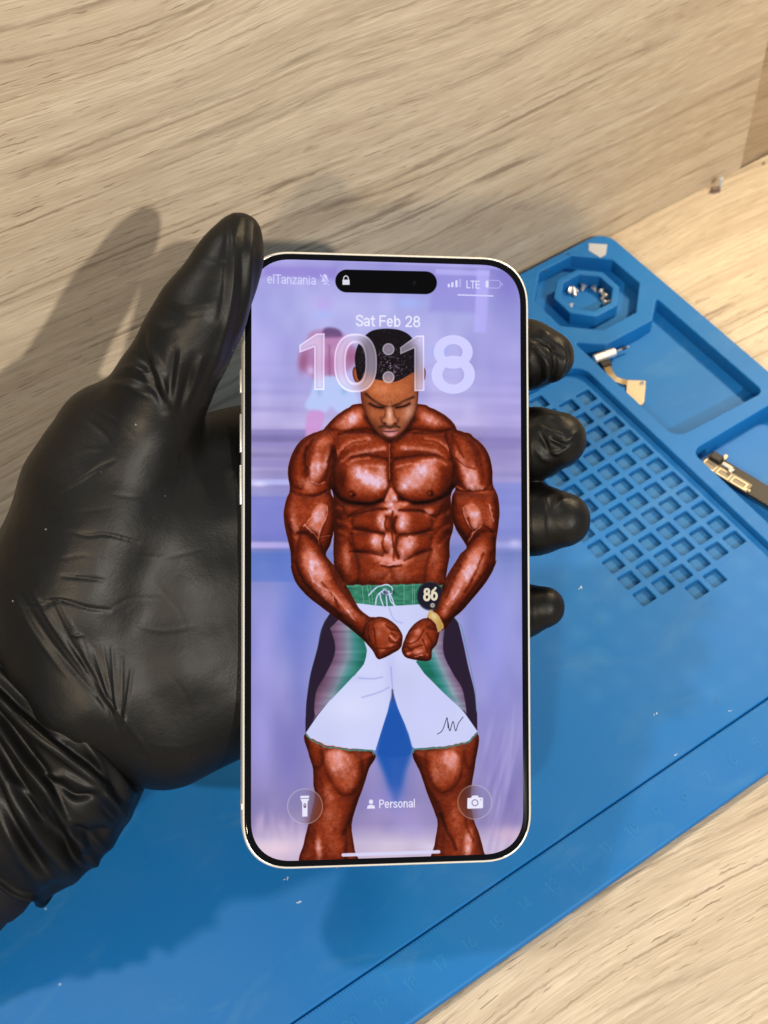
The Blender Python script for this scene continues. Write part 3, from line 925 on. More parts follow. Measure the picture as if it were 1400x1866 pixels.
    for x, y, rx, ry, an, col, al in ((650, 450, 20, 10, 10, (190, 112, 92), .7), (620, 510, 14, 18, 20, (168, 88, 64), .6), (680, 490, 20, 8, 30, (196, 116, 96), .55), (690, 570, 18, 8, -12, (190, 106, 80), .7), (640, 600, 14, 12, 0, (176, 96, 68), .6), (730, 530, 8, 8, 0, (214, 140, 116), .6),
                                      (850, 490, 16, 18, 30, (186, 108, 84), .7), (820, 550, 18, 12, -30, (196, 120, 100), .65), (850, 610, 22, 9, -10, (216, 142, 122), .7), (890, 560, 10, 16, 10, (196, 116, 90), .6), (795, 620, 10, 8, 0, (226, 156, 140), .7), (910, 620, 8, 12, 0, (200, 120, 92), .5), (930, 470, 10, 16, 0, (150, 76, 56), .5)):
        cv.blob(*Cq((x, y))[0], rx * .45, ry * .45, col, al, an, clip=M_f)
    for q in (((690, 500), (730, 530), (755, 545)), ((590, 470), (600, 560), (615, 640)), ((680, 520), (690, 550), (740, 560)), ((610, 590), (680, 590), (745, 570)), ((560, 460), (560, 530), (600, 600)), ((660, 450), (700, 480), (745, 490)),
              ((770, 560), (810, 560), (850, 540), (890, 480)), ((800, 600), (850, 580), (880, 570)), ((880, 540), (900, 590), (925, 640)), ((770, 620), (820, 600)), ((800, 490), (840, 470)), ((760, 590), (790, 580), (800, 600)), ((900, 500), (940, 560))):
        cv.glow(Cq(*q), 1.5, (44, 14, 10), .8, clip=M_f)
    for q in (((680, 515), (700, 530), (720, 545)), ((830, 640), (880, 630))):
        cv.glow(Cq(*q), 1.2, (236, 190, 180), .7, clip=M_f)
    cv.rec = False
    # wrist band
    wb = Cq((925, 360), (965, 385), (1000, 440), (1005, 470), (970, 495), (960, 450), (930, 415), (903, 400))
    cv.poly(wb, (196, 160, 92), 1.6, smooth=False)
    cv.blob(*Cq((945, 400))[0], 5, 8, (238, 214, 160), .8, -30, clip=cv.mask(wb, 1, False))
    cv.blob(*Cq((985, 450))[0], 4, 7, (176, 138, 60), .7, clip=cv.mask(wb, 1, False))

    # head --------------------------------------------------------------------------------------------------------
    cv.pillow(A((500, 300), (480, 305), (475, 340), (490, 385), (515, 390), (525, 340)), 3, (70, 24, 12), (196, 100, 60), 1.5)
    cv.pillow(A((905, 300), (918, 320), (915, 370), (895, 390), (885, 340)), 3, (60, 20, 12), (150, 66, 40), 1.5)
    face = A((520, 330), (523, 430), (528, 500), (548, 570), (580, 630), (615, 680), (655, 716), (700, 734), (735, 728), (775, 698), (815, 645), (852, 585), (870, 520), (876, 440), (880, 330), (800, 300), (600, 300))
    cv.glow(A((560, 600), (620, 690), (700, 742), (780, 705), (850, 610)), 6, (40, 12, 6), .8, clip=M_t)
    cv.pillow(face, 7, (58, 20, 10), (172, 90, 52), 1.5, smooth=True)
    M_h = cv.mask(face, 1.4)
    def hb(x, y, rx, ry, col, al, an=0): cv.blob(*A((x, y))[0], rx * .3, ry * .3, col, al, an, clip=M_h)
    hb(680, 430, 130, 50, (198, 106, 60), .8)
    hb(640, 420, 70, 35, (214, 124, 80), .5)
    hb(690, 490, 40, 20, (196, 118, 80), .5)
    hb(585, 590, 30, 70, (126, 58, 32), .5, -20)
    hb(600, 585, 25, 40, (196, 110, 70), .6, -25)
    hb(815, 570, 30, 60, (220, 158, 134), .75, 22)
    hb(650, 440, 40, 22, (226, 146, 106), .45)
    hb(760, 440, 36, 24, (206, 122, 80), .45)
    hb(840, 490, 24, 40, (196, 116, 80), .5)
    hb(545, 480, 18, 50, (120, 54, 30), .6)
    hb(640, 690, 40, 40, (110, 52, 34), .7)
    hb(760, 660, 40, 40, (160, 90, 64), .5)
    for q, w, al in ((((555, 460), (600, 500), (650, 530), (685, 540)), 2.6, .72), (((705, 540), (750, 525), (800, 500), (845, 480)), 2.6, .72)):
        cv.glow(A(*q), w, (26, 8, 6), al, clip=M_h)
    for q in (((580, 520), (620, 540), (660, 545)), ((740, 545), (790, 535), (820, 520))):
        cv.glow(A(*q), 3.4, (60, 20, 14), .8, clip=M_h)
        cv.glow(A(*q), 1.2, (16, 6, 6), .9, clip=M_h)
    hb(610, 515, 26, 10, (146, 76, 56), .6, 25)
    hb(790, 515, 26, 10, (176, 104, 80), .6, -25)
    for q in (((690, 505), (686, 535)), ((712, 505), (712, 535))):
        cv.glow(A(*q), 1.4, (96, 44, 28), .4, clip=M_h)
    cv.pillow(A((676, 540), (720, 540), (735, 590), (752, 620), (735, 645), (700, 655), (665, 645), (648, 615), (668, 590)), 4, (84, 36, 20), (206, 124, 88), 2.5, .95, M_h)
    hb(700, 590, 15, 46, (244, 184, 158), .9)
    hb(704, 632, 22, 14, (226, 150, 120), .6)
    hb(672, 640, 9, 6, (30, 10, 8), .9)
    hb(732, 642, 9, 6, (30, 10, 8), .9)
    cv.glow(A((645, 600), (650, 630), (668, 645)), 1.7, (70, 28, 16), .5, clip=M_h)
    cv.glow(A((756, 605), (752, 632), (738, 648)), 1.7, (76, 30, 18), .5, clip=M_h)
    cv.glow(A((640, 662), (670, 655), (700, 664), (735, 655), (760, 664)), 2.2, (46, 26, 24), .85, clip=M_h)
    cv.poly(A((655, 684), (685, 672), (702, 677), (722, 672), (752, 682), (742, 706), (712, 722), (690, 720), (668, 704)), (186, 112, 110), 2, .95, clip=M_h)
    cv.glow(A((655, 686), (700, 690), (750, 684)), 1.1, (70, 26, 24), .9, clip=M_h)
    hb(705, 706, 22, 8, (222, 160, 160), .8)
    hb(700, 728, 24, 7, (70, 34, 26), .7)
    # hair
    hair = A((489, 250), (496, 200), (516, 150), (552, 108), (590, 80), (640, 68), (700, 66), (760, 74), (812, 98), (850, 140), (876, 190), (888, 250), (884, 310), (862, 322), (830, 338), (790, 362), (750, 382), (710, 388), (660, 380), (615, 372), (575, 352), (545, 330), (530, 370), (508, 372), (496, 320))
    cv.poly(hair, (20, 14, 18), 2.2)
    M_hr = cv.mask(hair, 1.5)
    sp = .5 * vnoise((PH, PW), (2.6, 1.9), rng) + .5 * vnoise((PH, PW), (4.5, 3.5), rng)
    sp2 = vnoise((PH, PW), (26, 26), rng)
    lum = np.exp(-((cv.X - 712) / 34) ** 2 - ((cv.Y - 665) / 26) ** 2) + .35 * sp2
    cv.I += (np.maximum(sp - .50, 0) * lum * 1.2 * M_hr)[..., None] * np.array([.95, .85, 1.0], np.float32)
    # skin grain
    allm = np.clip(M_t + M_l + M_r + M_ll + M_rl + M_h + M_f, 0, 1) * (1 - M_hr) * (1 - M_w)
    gr = (vnoise((PH, PW), (2.4, 2.4), rng) - .5) * .10 + (vnoise((PH, PW), (7, 7), rng) - .5) * .09
    cv.I *= 1 + (gr * allm)[..., None] * np.array([1.0, 1.15, 1.2], np.float32)
    # break up the outlines inside the figure, then deepen and warm the print
    def warp(amp, cell):
        dx = (vnoise((PH, PW), (cell, cell), rng) - .5) * 2 * amp
        dy = (vnoise((PH, PW), (cell, cell), rng) - .5) * 2 * amp
        yy, xx = np.mgrid[0:PH, 0:PW]
        k = box_blur(np.repeat(np.clip(allm, 0, 1)[..., None], 1, 2), 3)[..., 0]
        fx = np.clip(xx + dx * k, 0, PW - 1.01)
        fy = np.clip(yy + dy * k, 0, PH - 1.01)
        x0, y0 = fx.astype(int), fy.astype(int)
        tx, ty = (fx - x0)[..., None], (fy - y0)[..., None]
        J = cv.I
        return ((J[y0, x0] * (1 - tx) + J[y0, x0 + 1] * tx) * (1 - ty) + (J[y0 + 1, x0] * (1 - tx) + J[y0 + 1, x0 + 1] * tx) * ty).astype(np.float32)
    Mb = np.clip(M_t + M_l + M_r + M_ll + M_rl + M_f, 0, 1)
    inner = np.clip(box_blur(Mb[..., None], 4)[..., 0] * 2 - 1, 0, 1)
    allm = inner * (1 - np.clip(M_h, 0, 1)) * (1 - M_hr)
    cv.I = warp(1.7, 9)
    # skin = warm pixels inside the figure
    bodym = Mb * (1 - M_hr) * (1 - np.clip(M_h, 0, 1)) * (cv.I[..., 0] > cv.I[..., 2] * 1.06) * (1 - cv.mask(wb, 1, False)) * (np.hypot((cv.X - 784) / 25, (cv.Y - 1086) / 27.5) > 1)
    bodym = box_blur(bodym[..., None].astype(np.float32), 1)
    n1, n2, n3 = vnoise((PH, PW), (5, 6), rng), vnoise((PH, PW), (11, 15), rng), vnoise((PH, PW), (24, 34), rng)
    Z = box_blur(cv.Z[..., None], 2)[..., 0] + n1 * .5 + n2 * 1.3 + n3 * 2.6
    gy, gx = np.gradient(Z)
    inv = 1 / np.sqrt(gx * gx + gy * gy + 1)
    nx, ny, nz = -gx * inv, -gy * inv, inv

    def lit(lx, ly, lz, e):
        q = math.sqrt(lx * lx + ly * ly + lz * lz)
        dd = np.clip((nx * lx + ny * ly + nz * lz) / q, 0, 1)
        hz = lz / q + 1
        qh = math.sqrt((lx / q) ** 2 + (ly / q) ** 2 + hz * hz)
        sp_ = np.clip((nx * lx / q + ny * ly / q + nz * hz) / qh, 0, 1) ** e
        return dd, sp_
    d1, s1 = lit(-.55, -.9, .75, 26)
    d2, s2 = lit(.6, -.8, .7, 26)
    tex = .55 + .9 * vnoise((PH, PW), (2.6, 2.6), rng) * vnoise((PH, PW), (8, 9), rng)
    alb = np.array([.30, .060, .017], np.float32)
    dif = (.10 + .62 * d1 + .50 * d2)[..., None]
    spec = ((s1 * .20 + s2 * .17) * tex)[..., None] * np.array([.95, .74, .84], np.float32)
    occ = np.clip(.55 + .45 * nz, 0, 1)[..., None] ** 2
    shd = np.clip(alb * dif ** 1.5 * occ * 1.15, 0, 1) ** (1 / 2.2)
    ptl = cv.I
    pl = ptl @ np.array([.4, .4, .2], np.float32)
    ratio = np.clip(pl / .345, .08, 1.55)[..., None]
    mixd = np.clip(shd * ratio ** .85, 0, 1) * .86 + ptl * .14
    mixd = np.clip((mixd - .03) * 1.08, 0, 1) ** np.array([1.0, 1.22, 1.42], np.float32)
    # oil highlights: pale lilac from the stage lights, broken up by skin texture
    hl = np.clip(pl - .34, 0, 1)[..., None] * 2.3 * (.45 + 1.1 * tex[..., None] * n2[..., None])
    hl = np.clip(hl + (spec * np.clip(ratio, 0, 1.3)).mean(-1, keepdims=True) * .95, 0, .92)
    mixd = mixd * (1 - hl) + hl * np.array([.93, .80, .90], np.float32)
    cv.I = np.clip(cv.I * (1 - bodym) + mixd * bodym, 0, 1)

    # ---- lock-screen interface -----------------------------------------------------------------------------------
    W_ = (236, 236, 255)
    soft = box_blur(cv.I, 16)
    digits = np.zeros((PH, PW), np.float32)
    def dig(pts, smooth=True, w=24.):
        P = spline(pts, closed=False) if smooth else np.asarray(pts, float)
        sl = cv.box(P[:, 0].min() - w, P[:, 1].min() - w, P[:, 0].max() + w, P[:, 1].max() + w)
        d = cv.seg_dist(sl, P)
        digits[sl] = np.maximum(digits[sl], w / 2 - d)
    digits[:] = -99
    def digpoly(pts):
        sl, d = cv.sd(pts, 6)
        digits[sl] = np.maximum(digits[sl], d)
    digpoly(A((255, 95), (306, 93), (304, 438), (242, 438), (242, 178), (152, 212), (152, 165)))
    digpoly(A((862, 108), (910, 106), (912, 442), (850, 446), (850, 184), (765, 222), (763, 180)))
    sl = cv.box(590, 590, 710, 730)
    def ring(cx, cy, rx, ry, w, n=2.0):
        sl = cv.box(cx - rx - 8, cy - ry - 8, cx + rx + 8, cy + ry + 8)
        X, Y = cv.X[sl] - cx, cv.Y[sl] - cy
        def f(a, b):
            q = (np.abs(X / a) ** n + np.abs(Y / b) ** n) ** (1 / n)
            return (1 - q) * min(a, b)
        d = np.minimum(f(rx, ry), -f(rx - w, ry - w * .86))
        digits[sl] = np.maximum(digits[sl], d)
    ring(648, 662, 39, 53.5, 21, 2.4)
    ring(826, 642, 35.5, 30.5, 18.5)
    ring(826, 683.5, 39.5, 34.5, 19.5)
    for cx, cy in ((708, 637), (708, 688)):
        sl = cv.box(cx - 16, cy - 16, cx + 16, cy + 16)
        digits[sl] = np.maximum(digits[sl], 11 - np.hypot(cv.X[sl] - cx, cv.Y[sl] - cy))
    m = sstep(-.8, .8, digits)[..., None]
    glass = soft * .54 + np.array([.465, .44, .495], np.float32)
    solid = np.array([208, 208, 255], np.float32) / 255.
    right = np.clip((cv.X - 775) / 14, 0, 1)[..., None]
    glass = glass * (1 - right) + (solid * .92 + glass * .08) * right
    # soft rim of light and a slim shaded inner edge
    rim = np.exp(-((digits - 1.3) / 1.1) ** 2)[..., None] * (1 - .95 * right)
    inner = np.exp(-((digits - 4.6) / 1.8) ** 2)[..., None] * (1 - right)
    glass = glass * (1 - .05 * inner) + rim * .13
    cv.I = cv.I * (1 - m) + np.clip(glass, 0, 1) * m
    # date, carrier, personal
    write(cv, 'Sat Feb 28', 649, 768, 575.5, 18.5, 2.9, W_, .95, .018)
    write(cv, 'elTanzania', 487, 577, 501, 15.5, 2.3, (214, 214, 255), .85, .03)
    write(cv, 'LTE', 850, 875, 512.5, 13.0, 2.1, (224, 224, 255), .9, .03)
    write(cv, 'Personal', 690.5, 757.5, 1457, 14.0, 2.1, W_, .92, -.02)
    # struck-out bell
    cv.poly([(586, 514), (588, 508), (588.5, 503), (592, 500), (596, 503), (597, 509), (599.5, 514.5)], (220, 218, 255), 1.2, .9, False)
    cv.blob(592.5, 518, 2.4, 1.8, (220, 218, 255), .9, p=3)
    cv.line([(584.5, 501.5), (600.5, 520)], 3.6, (150, 146, 236), .9, smooth=False)
    cv.line([(584, 502), (600, 520.5)], 1.6, (220, 218, 255), .95, smooth=False)
    # island
    cv.line([(632, 513.0), (775.5, 516.2)], 41.5, (2, 2, 4), 1, soft=1.3, smooth=False)
    cv.poly([(624.2, 510.5), (637.2, 510.5), (637.4, 520), (624.2, 520)], (222, 222, 232), 1.3, 1, False)
    cv.line([(626.5, 511), (626.8, 506.5), (630.5, 503.6), (634.4, 506.5), (634.8, 511)], 2.0, (222, 222, 232), 1)
    cv.blob(755, 517, 3.2, 3.2, (24, 24, 34), .9)
    cv.blob(756, 514.5, 1.1, 1.1, (60, 60, 76), .8)
    # signal, underline, battery
    for x, h in ((818, 5.), (824.5, 8.), (832, 11.5), (838.5, 14.)):
        cv.line([(x, 523.5 - h + 1.4), (x, 522.5)], 4.2, (224, 224, 255), .95 if x < 836 else .35, smooth=False)
    cv.line([(835, 538.2), (898, 540.2)], 2.6, (214, 212, 255), .95, smooth=False)
    bat = [(887.5, 511.5), (908.5, 512), (912, 515.5), (912, 522.5), (908.5, 526), (887.5, 525.5), (884.5, 522), (884.5, 515)]
    cv.line(bat + bat[:1], 1.2, (206, 202, 255), .75, smooth=False)
    cv.line([(888, 515), (888, 522.5)], 5., (226, 226, 255), .95, smooth=False)
    cv.line([(915, 517), (915, 520.5)], 1.8, (206, 202, 255), .75, smooth=False)
    # torch and camera buttons
    for cx, cy, r in ((555.5, 1468.5, 33), (865, 1461, 32)):
        sl = cv.box(cx - r - 4, cy - r - 4, cx + r + 4, cy + r + 4)
        d = r - np.hypot(cv.X[sl] - cx, cv.Y[sl] - cy)
        mm = sstep(-.7, .7, d)[..., None] * .8
        cv.I[sl] = cv.I[sl] * (1 - mm) + (soft[sl] * .86 + .07) * mm
        rr = np.exp(-((d - 1.2) / 1.0) ** 2)[..., None] * .30
        cv.I[sl] = cv.I[sl] * (1 - rr) + rr
    cv.poly([(547, 1449.5), (563, 1449), (563, 1453), (547, 1453.5)], W_, 1.2, .97, False)
    cv.poly([(547, 1455), (563, 1454.5), (560, 1461.5), (560, 1487), (550.5, 1487.3), (550.3, 1461.7)], W_, 1.2, .97, False)
    cv.line([(555.3, 1465.5), (555.3, 1469)], 5, (120, 96, 130), 1, smooth=False)
    cv.blob(555.3, 1466, 1.5, 1.5, W_, .9)
    cv.poly([(851.5, 1453.5), (858, 1453), (860.5, 1449), (870, 1448.6), (872.5, 1452.5), (878.5, 1452.5), (880, 1454), (880, 1470.5), (878.5, 1472), (852.5, 1473), (851, 1471.5)], W_, 1.3, .97, False)
    cv.line(arc(865.2, 1462, 5.4, 5.4, 0, 360, 20), 2., (150, 130, 170), .95, smooth=False)
    cv.blob(876, 1456.5, 1.2, 1.2, (150, 130, 170), .9)
    cv.blob(675.8, 1460.3, 4.0, 4.4, W_, .95, p=4)
    cv.poly([(668.3, 1472.8), (669.5, 1468), (673, 1465.8), (678.5, 1465.8), (682, 1467.6), (683.3, 1472.4)], W_, 1.2, .95, False)
    cv.line([(625, 1557), (799, 1551.2)], 6.2, (216, 212, 244), .97, soft=1.4, smooth=False)
    return np.clip(cv.I, 0, 1)


def box_blur(I, r):
    for _ in range(2):
        for ax in (0, 1):
            pad = [(0, 0)] * 3
            pad[ax] = (r + 1, r)
            c = np.cumsum(np.pad(I, pad, mode='edge'), axis=ax, dtype=np.float64)
            n = I.shape[ax]
            if ax == 0:
                I = ((c[2 * r + 1:2 * r + 1 + n] - c[:n]) / (2 * r + 1)).astype(np.float32)
            else:
                I = ((c[:, 2 * r + 1:2 * r + 1 + n] - c[:, :n]) / (2 * r + 1)).astype(np.float32)
    return I
# ------------------------------------------------------------------ desk and panels: pale oak laminate


def oak(name, tint=(1, 1, 1), offs=(0, 0, 0), vertical=False, rot=0.0):
    m = mat(name, rough=.46, spec=.35)
    t = NT(m)
    tc = t.n('ShaderNodeTexCoord')
    mp = t.n('ShaderNodeMapping')
    mp.inputs['Location'].default_value = offs
    mp.inputs['Rotation'].default_value = (math.radians(90) if vertical else 0, 0, 0)
    t.l(tc.outputs['Object'], mp.inputs['Vector'])
    m2 = t.n('ShaderNodeMapping')
    m2.inputs['Rotation'].default_value = (0, 0, rot)
    t.l(mp.outputs['Vector'], m2.inputs['Vector'])
    base = m2.outputs['Vector']
    # slow bend of the grain
    w = t.n('ShaderNodeTexNoise')
    w.inputs['Scale'].default_value = 5.5
    w.inputs['Detail'].default_value = 1.5
    t.l(base, w.inputs['Vector'])
    wv = t.n('ShaderNodeVectorMath', operation='MULTIPLY_ADD')
    t.l(w.outputs['Color'], wv.inputs[0])
    wv.inputs[1].default_value = (0, .036, 0)
    t.l(base, wv.inputs[2])
    bent = wv.outputs[0]

    def st(sx, sy):
        q = t.n('ShaderNodeMapping')
        q.inputs['Scale'].default_value = (sx, sy, 1)
        t.l(bent, q.inputs['Vector'])
        return q.outputs['Vector']
    def lines(vec, width, detail=2., rough=.5, dist=.3):
        """thin dark lines along the level set of a stretched noise"""
        f = t.noise(vec, 1.0, detail, rough, dist)
        d = t.math('ABSOLUTE', t.math('SUBTRACT', f, .5))
        return t.ramp(d, [(0, (1, 1, 1)), (width, (0, 0, 0))])
    jit = t.n('ShaderNodeTexNoise')
    jit.inputs['Scale'].default_value = 330
    jit.inputs['Detail'].default_value = 2
    t.l(base, jit.inputs['Vector'])
    jv = t.n('ShaderNodeVectorMath', operation='MULTIPLY_ADD')
    t.l(jit.outputs['Color'], jv.inputs[0])
    jv.inputs[1].default_value = (0, .0011, 0)
    t.l(bent, jv.inputs[2])

    def sj(sx, sy):
        q = t.n('ShaderNodeMapping')
        q.inputs['Scale'].default_value = (sx, sy, 1)
        t.l(jv.outputs[0], q.inputs['Vector'])
        return q.outputs['Vector']
    broad = t.noise(st(2.2, 30), 1.0, 3, .55, .4)
    fib = t.noise(st(18, 620), 1.0, 4, .62, .2)
    fine = t.noise(st(70, 2100), 1.0, 2, .6)
    patch = t.noise(st(4, 24), 1.0, 2)
    brk = t.noise(st(40, 260), 1.0, 3, .6)
    c = t.ramp(broad, [(.30, (.365, .288, .20)), (.44, (.435, .357, .262)), (.62, (.495, .418, .32)), (.8, (.42, .338, .245))])
    c = t.mix(t.ramp(fib, [(.34, (.45, .45, .45)), (.58, (0, 0, 0))]), c, (.35, .275, .195))
    c = t.mix(t.ramp(fine, [(.30, (.75, .75, .75)), (.55, (0, 0, 0))]), c, (.60, .52, .41))
    l1 = lines(sj(1.7, 66), .017, 2, .5)
    l2 = lines(sj(4.5, 150), .022, 3, .55)
    l1 = t.math('MULTIPLY', l1, t.ramp(brk, [(.30, (.1, .1, .1)), (.55, (1, 1, 1))]))
    l1 = t.math('MULTIPLY', l1, t.ramp(patch, [(.34, (.25, .25, .25)), (.62, (1, 1, 1))]))
    l2 = t.math('MULTIPLY', l2, t.ramp(brk, [(.40, (1, 1, 1)), (.56, (.05, .05, .05))]))
    l2 = t.math('MULTIPLY', l2, t.ramp(patch, [(.40, (1, 1, 1)), (.62, (.15, .15, .15))]))
    soft = lines(st(2.6, 48), .09, 2, .5)
    c = t.mix(t.math('MULTIPLY', soft, .34), c, (.29, .22, .155))
    pore = t.noise(sj(75, 1250), 1.0, 2, .6)
    pr = t.math('MULTIPLY', t.ramp(pore, [(.335, (1, 1, 1)), (.37, (0, 0, 0))]), t.ramp(patch, [(.35, (.2, .2, .2)), (.6, (1, 1, 1))]))
    pm = t.math('MAXIMUM', t.math('MULTIPLY', l1, .88), t.math('MULTIPLY', l2, .6))
    pm = t.math('MAXIMUM', pm, t.math('MULTIPLY', pr, .75))
    c = t.mix(pm, c, (.155, .108, .07))
    c = t.mix(1.0, c, tint, 'MULTIPLY')
    t.l(c, t.b.inputs['Base Color'])
    h = t.math('SUBTRACT', fib, pm)
    t.bump(h, .22, .0004)
    rr = t.n('ShaderNodeMapRange')
    rr.inputs[3].default_value = .40
    rr.inputs[4].default_value = .58
    t.l(fib, rr.inputs[0])
    t.l(rr.outputs[0], t.b.inputs['Roughness'])
    return m


WALL_Y = 14.66
DESK_Z = -.45
V, F = box(-75, 70, -60, WALL_Y, DESK_Z - 2.4, DESK_Z, .06)
desk = mk('desktop', V, F, oak('oak_desktop', (.87, .885, .91), rot=.03), smooth=False)
tag(desk, 'pale oak laminate desktop under the blue mat', 'desktop', kind='structure')

V, F = box(-75, 13.95, WALL_Y, WALL_Y + 1.8, DESK_Z - 2.4, 27, .05)
pan = mk('partition_panel', V, F, oak('oak_partition', (.93, .925, .905), (.3, .17, .1), True, -.035), smooth=False)
tag(pan, 'tall pale oak partition panel with long grain standing behind the blue mat', 'panel')
V, F = box(14.0, 60, WALL_Y + .12, WALL_Y + 1.9, DESK_Z - 2.4, 27, .05)
pan2 = mk('end_panel', V, F, oak('oak_end_panel', (.62, .55, .48), (.7, .4, .2), True), smooth=False)
tag(pan2, 'darker brown wood panel next to the oak partition at the right edge', 'panel')
# ------------------------------------------------------------------ blue silicone repair mat
def silicone(name, col, rough=.5, ghost=False):
    m = mat(name, col, rough, spec=.24)
    t = NT(m)
    v = t.coords()
    dust = t.noise(v, 38, 4, .6)
    sm = t.noise(v, 9, 3, .5)
    c = t.mix(t.ramp(dust, [(.45, (0, 0, 0)), (.85, (.35, .35, .35))]), col, tuple(min(1, x * .9 + .035) for x in col))
    c = t.mix(t.ramp(sm, [(.35, (.3, .3, .3)), (.65, (0, 0, 0))]), c, tuple(x * .86 for x in col))
    # greyish rubbed smears and fine scratches
    sv = t.coords((22, 60, 22), (0, 0, .5))
    smear = t.noise(sv, 1.0, 4, .65, .8)
    c = t.mix(t.ramp(smear, [(.56, (0, 0, 0)), (.78, (.42, .42, .42))]), c, (.05, .17, .34))
    scr = t.noise(t.coords((40, 1500, 40), (0, 0, .9)), 1.0, 2, .5, .6)
    scm = t.math('MULTIPLY', t.ramp(scr, [(.76, (0, 0, 0)), (.80, (.5, .5, .5))]), t.math('GREATER_THAN', t.noise(v, 30, 2), .56))
    c = t.mix(scm, c, (.10, .24, .42))
    stain = t.noise(v, 64, 3, .7, .5)
    c = t.mix(t.ramp(stain, [(.70, (0, 0, 0)), (.76, (.35, .35, .35))]), c, (.010, .075, .17))
    if ghost:
        # pale imprint of the pocket pattern on the open field
        wv = []
        for ax in (0, 1):
            sx = t.n('ShaderNodeSeparateXYZ')
            t.l(v, sx.inputs[0])
            q = t.math('SINE', t.math('MULTIPLY', sx.outputs[ax], 2 * math.pi / .0104))
            wv.append(t.math('MULTIPLY', t.math('ADD', q, 1.0), .5))
        gh = t.math('MULTIPLY', t.math('MULTIPLY', wv[0], wv[1]), t.ramp(t.noise(v, 16, 2), [(.45, (0, 0, 0)), (.62, (.2, .2, .2))]))
        xs = t.n('ShaderNodeSeparateXYZ')
        t.l(v, xs.inputs[0])
        mr = t.n('ShaderNodeMapRange')
        mr.inputs[1].default_value = -.04
        mr.inputs[2].default_value = .02
        t.l(xs.outputs[0], mr.inputs[0])
        c = t.mix(t.math('MULTIPLY', gh, mr.outputs[0]), c, (.045, .20, .44))
    # dust specks
    vo = t.n('ShaderNodeTexVoronoi')
    vo.inputs['Scale'].default_value = 75
    t.l(v, vo.inputs['Vector'])
    spk = t.ramp(vo.outputs['Distance'], [(.022, (.55, .55, .55)), (.05, (0, 0, 0))])
    keep = t.math('GREATER_THAN', t.noise(v, 55, 1), .62)
    c = t.mix(t.math('MULTIPLY', spk, keep), c, (.45, .55, .65))
    t.l(c, t.b.inputs['Base Color'])
    rr = t.n('ShaderNodeMapRange')
    rr.inputs[3].default_value = rough - .1
    rr.inputs[4].default_value = rough + .14
    t.l(sm, rr.inputs[0])
    t.l(rr.outputs[0], t.b.inputs['Roughness'])
    t.bump(t.noise(v, 900, 2), .08, .0003)
    return m


BLUE = (.0045, .116, .352)
m_mat = silicone('blue_silicone', BLUE, .5)
m_field = silicone('blue_silicone_field', BLUE, .5, True)
m_mark = silicone('blue_silicone_mark', (.010, .142, .37), .5)
RIM = .30
FX, FY = .66, 9.35                       # right and back edge of the working field
mat_o = empty('repair_mat', (-8, 4, DESK_Z), 'blue silicone repair mat with trays, octagon dish, square holes and a ruler edge', 'mat')

P = .8
cells = [(i, j) for i in range(-10, 1) for j in range(6)] + [(1, 2), (1, 3), (-11, 2), (-11, 3)]
hs = .29
holes = []
for i, j in cells:
    cx, cy = -j * P, -i * P
    holes.append(roundpoly([(cx - hs, cy - hs), (cx + hs, cy - hs), (cx + hs, cy + hs), (cx - hs, cy + hs)], .05, 3))
# working field plate, ends at the groove above the ruler strip
GY = -5.14
field = roundpoly([(-37, GY), (FX - .02, GY), (FX - .02, FY - .02), (-37, FY - .02)], [0, 0, .75, 0])
v1 = slab(field, holes, -.186, 0, .035)
o = mk('work_surface', *v1, m_field, mat_o)
sharpen(o, 50)
o = mk('base_sheet', *box(-37.5, 6.0, -6.9, 14.3, DESK_Z + .002, DESK_Z + .12, 0), m_mat, mat_o, smooth=False)
m_floor = silicone('blue_silicone_dusty', (.016, .118, .30), .6)
mk('hole_floor', *box(-36.8, FX - .05, GY + .05, FY - .05, DESK_Z + .13, -.19, 0), m_floor, mat_o, smooth=False)
# ruler strip
strip = roundpoly([(-37, -7.02), (6.1, -7.02), (6.1, GY - .012), (-37, GY - .012)], [0, .9, 0, 0], 8)
o = mk('ruler_strip', *slab(strip, [], DESK_Z + .004, -.075, .11, 4), m_mat, mat_o)
sharpen(o, 50)
# raised rim with trays and octagon dish
ctr = np.array([3.30, 12.08])


def octagon(ap, c=ctr):
    r = ap / math.cos(math.pi / 8)
    return [(c[0] + r * math.cos(math.pi / 8 + k * math.pi / 4), c[1] + r * math.sin(math.pi / 8 + k * math.pi / 4)) for k in range(8)]


inner = roundpoly([(FX, GY + .0), (FX, FY), (-37, FY)], [0, .78, 0])
outline = roundpoly([(FX, GY), (6.1, GY)], 0) + roundpoly([(6.1, GY), (6.1, 14.42), (-37, 14.42), (-37, FY), (FX, FY)], [0, .75, 0, 0, 0], 8)
outline = [(FX, GY), (6.1, GY)] + roundpoly([(6.1, 0), (6.1, 14.42), (0, 14.42)], [0, .75, 0], 8)[1:-1] + [(-37, 14.42), (-37, FY)] + roundpoly([(-37, FY), (FX, FY), (FX, 0)], [0, .78, 0], 8)[1:-1]
tray_a = roundpoly([(1.18, 4.42), (5.26, 4.22), (5.26, 10.22), (4.36, 9.40), (2.10, 9.44), (1.20, 10.22)], [.55, .28, .05, .05, .05, .05])
tray_b = roundpoly([(1.24, -3.4), (5.2, -3.4), (5.2, 3.62), (1.24, 3.62)], [.4, .4, .4, .35])
hole_oct = octagon(1.98)
rimv = slab(outline, [tray_a, tray_b, hole_oct], DESK_Z + .006, RIM, .045, 3)
o = mk('tray_rim', *rimv, m_mat, mat_o)
sharpen(o, 40)
ring = slab(octagon(1.24), [octagon(.97)], DESK_Z + .13, RIM - .03, .04, 3)
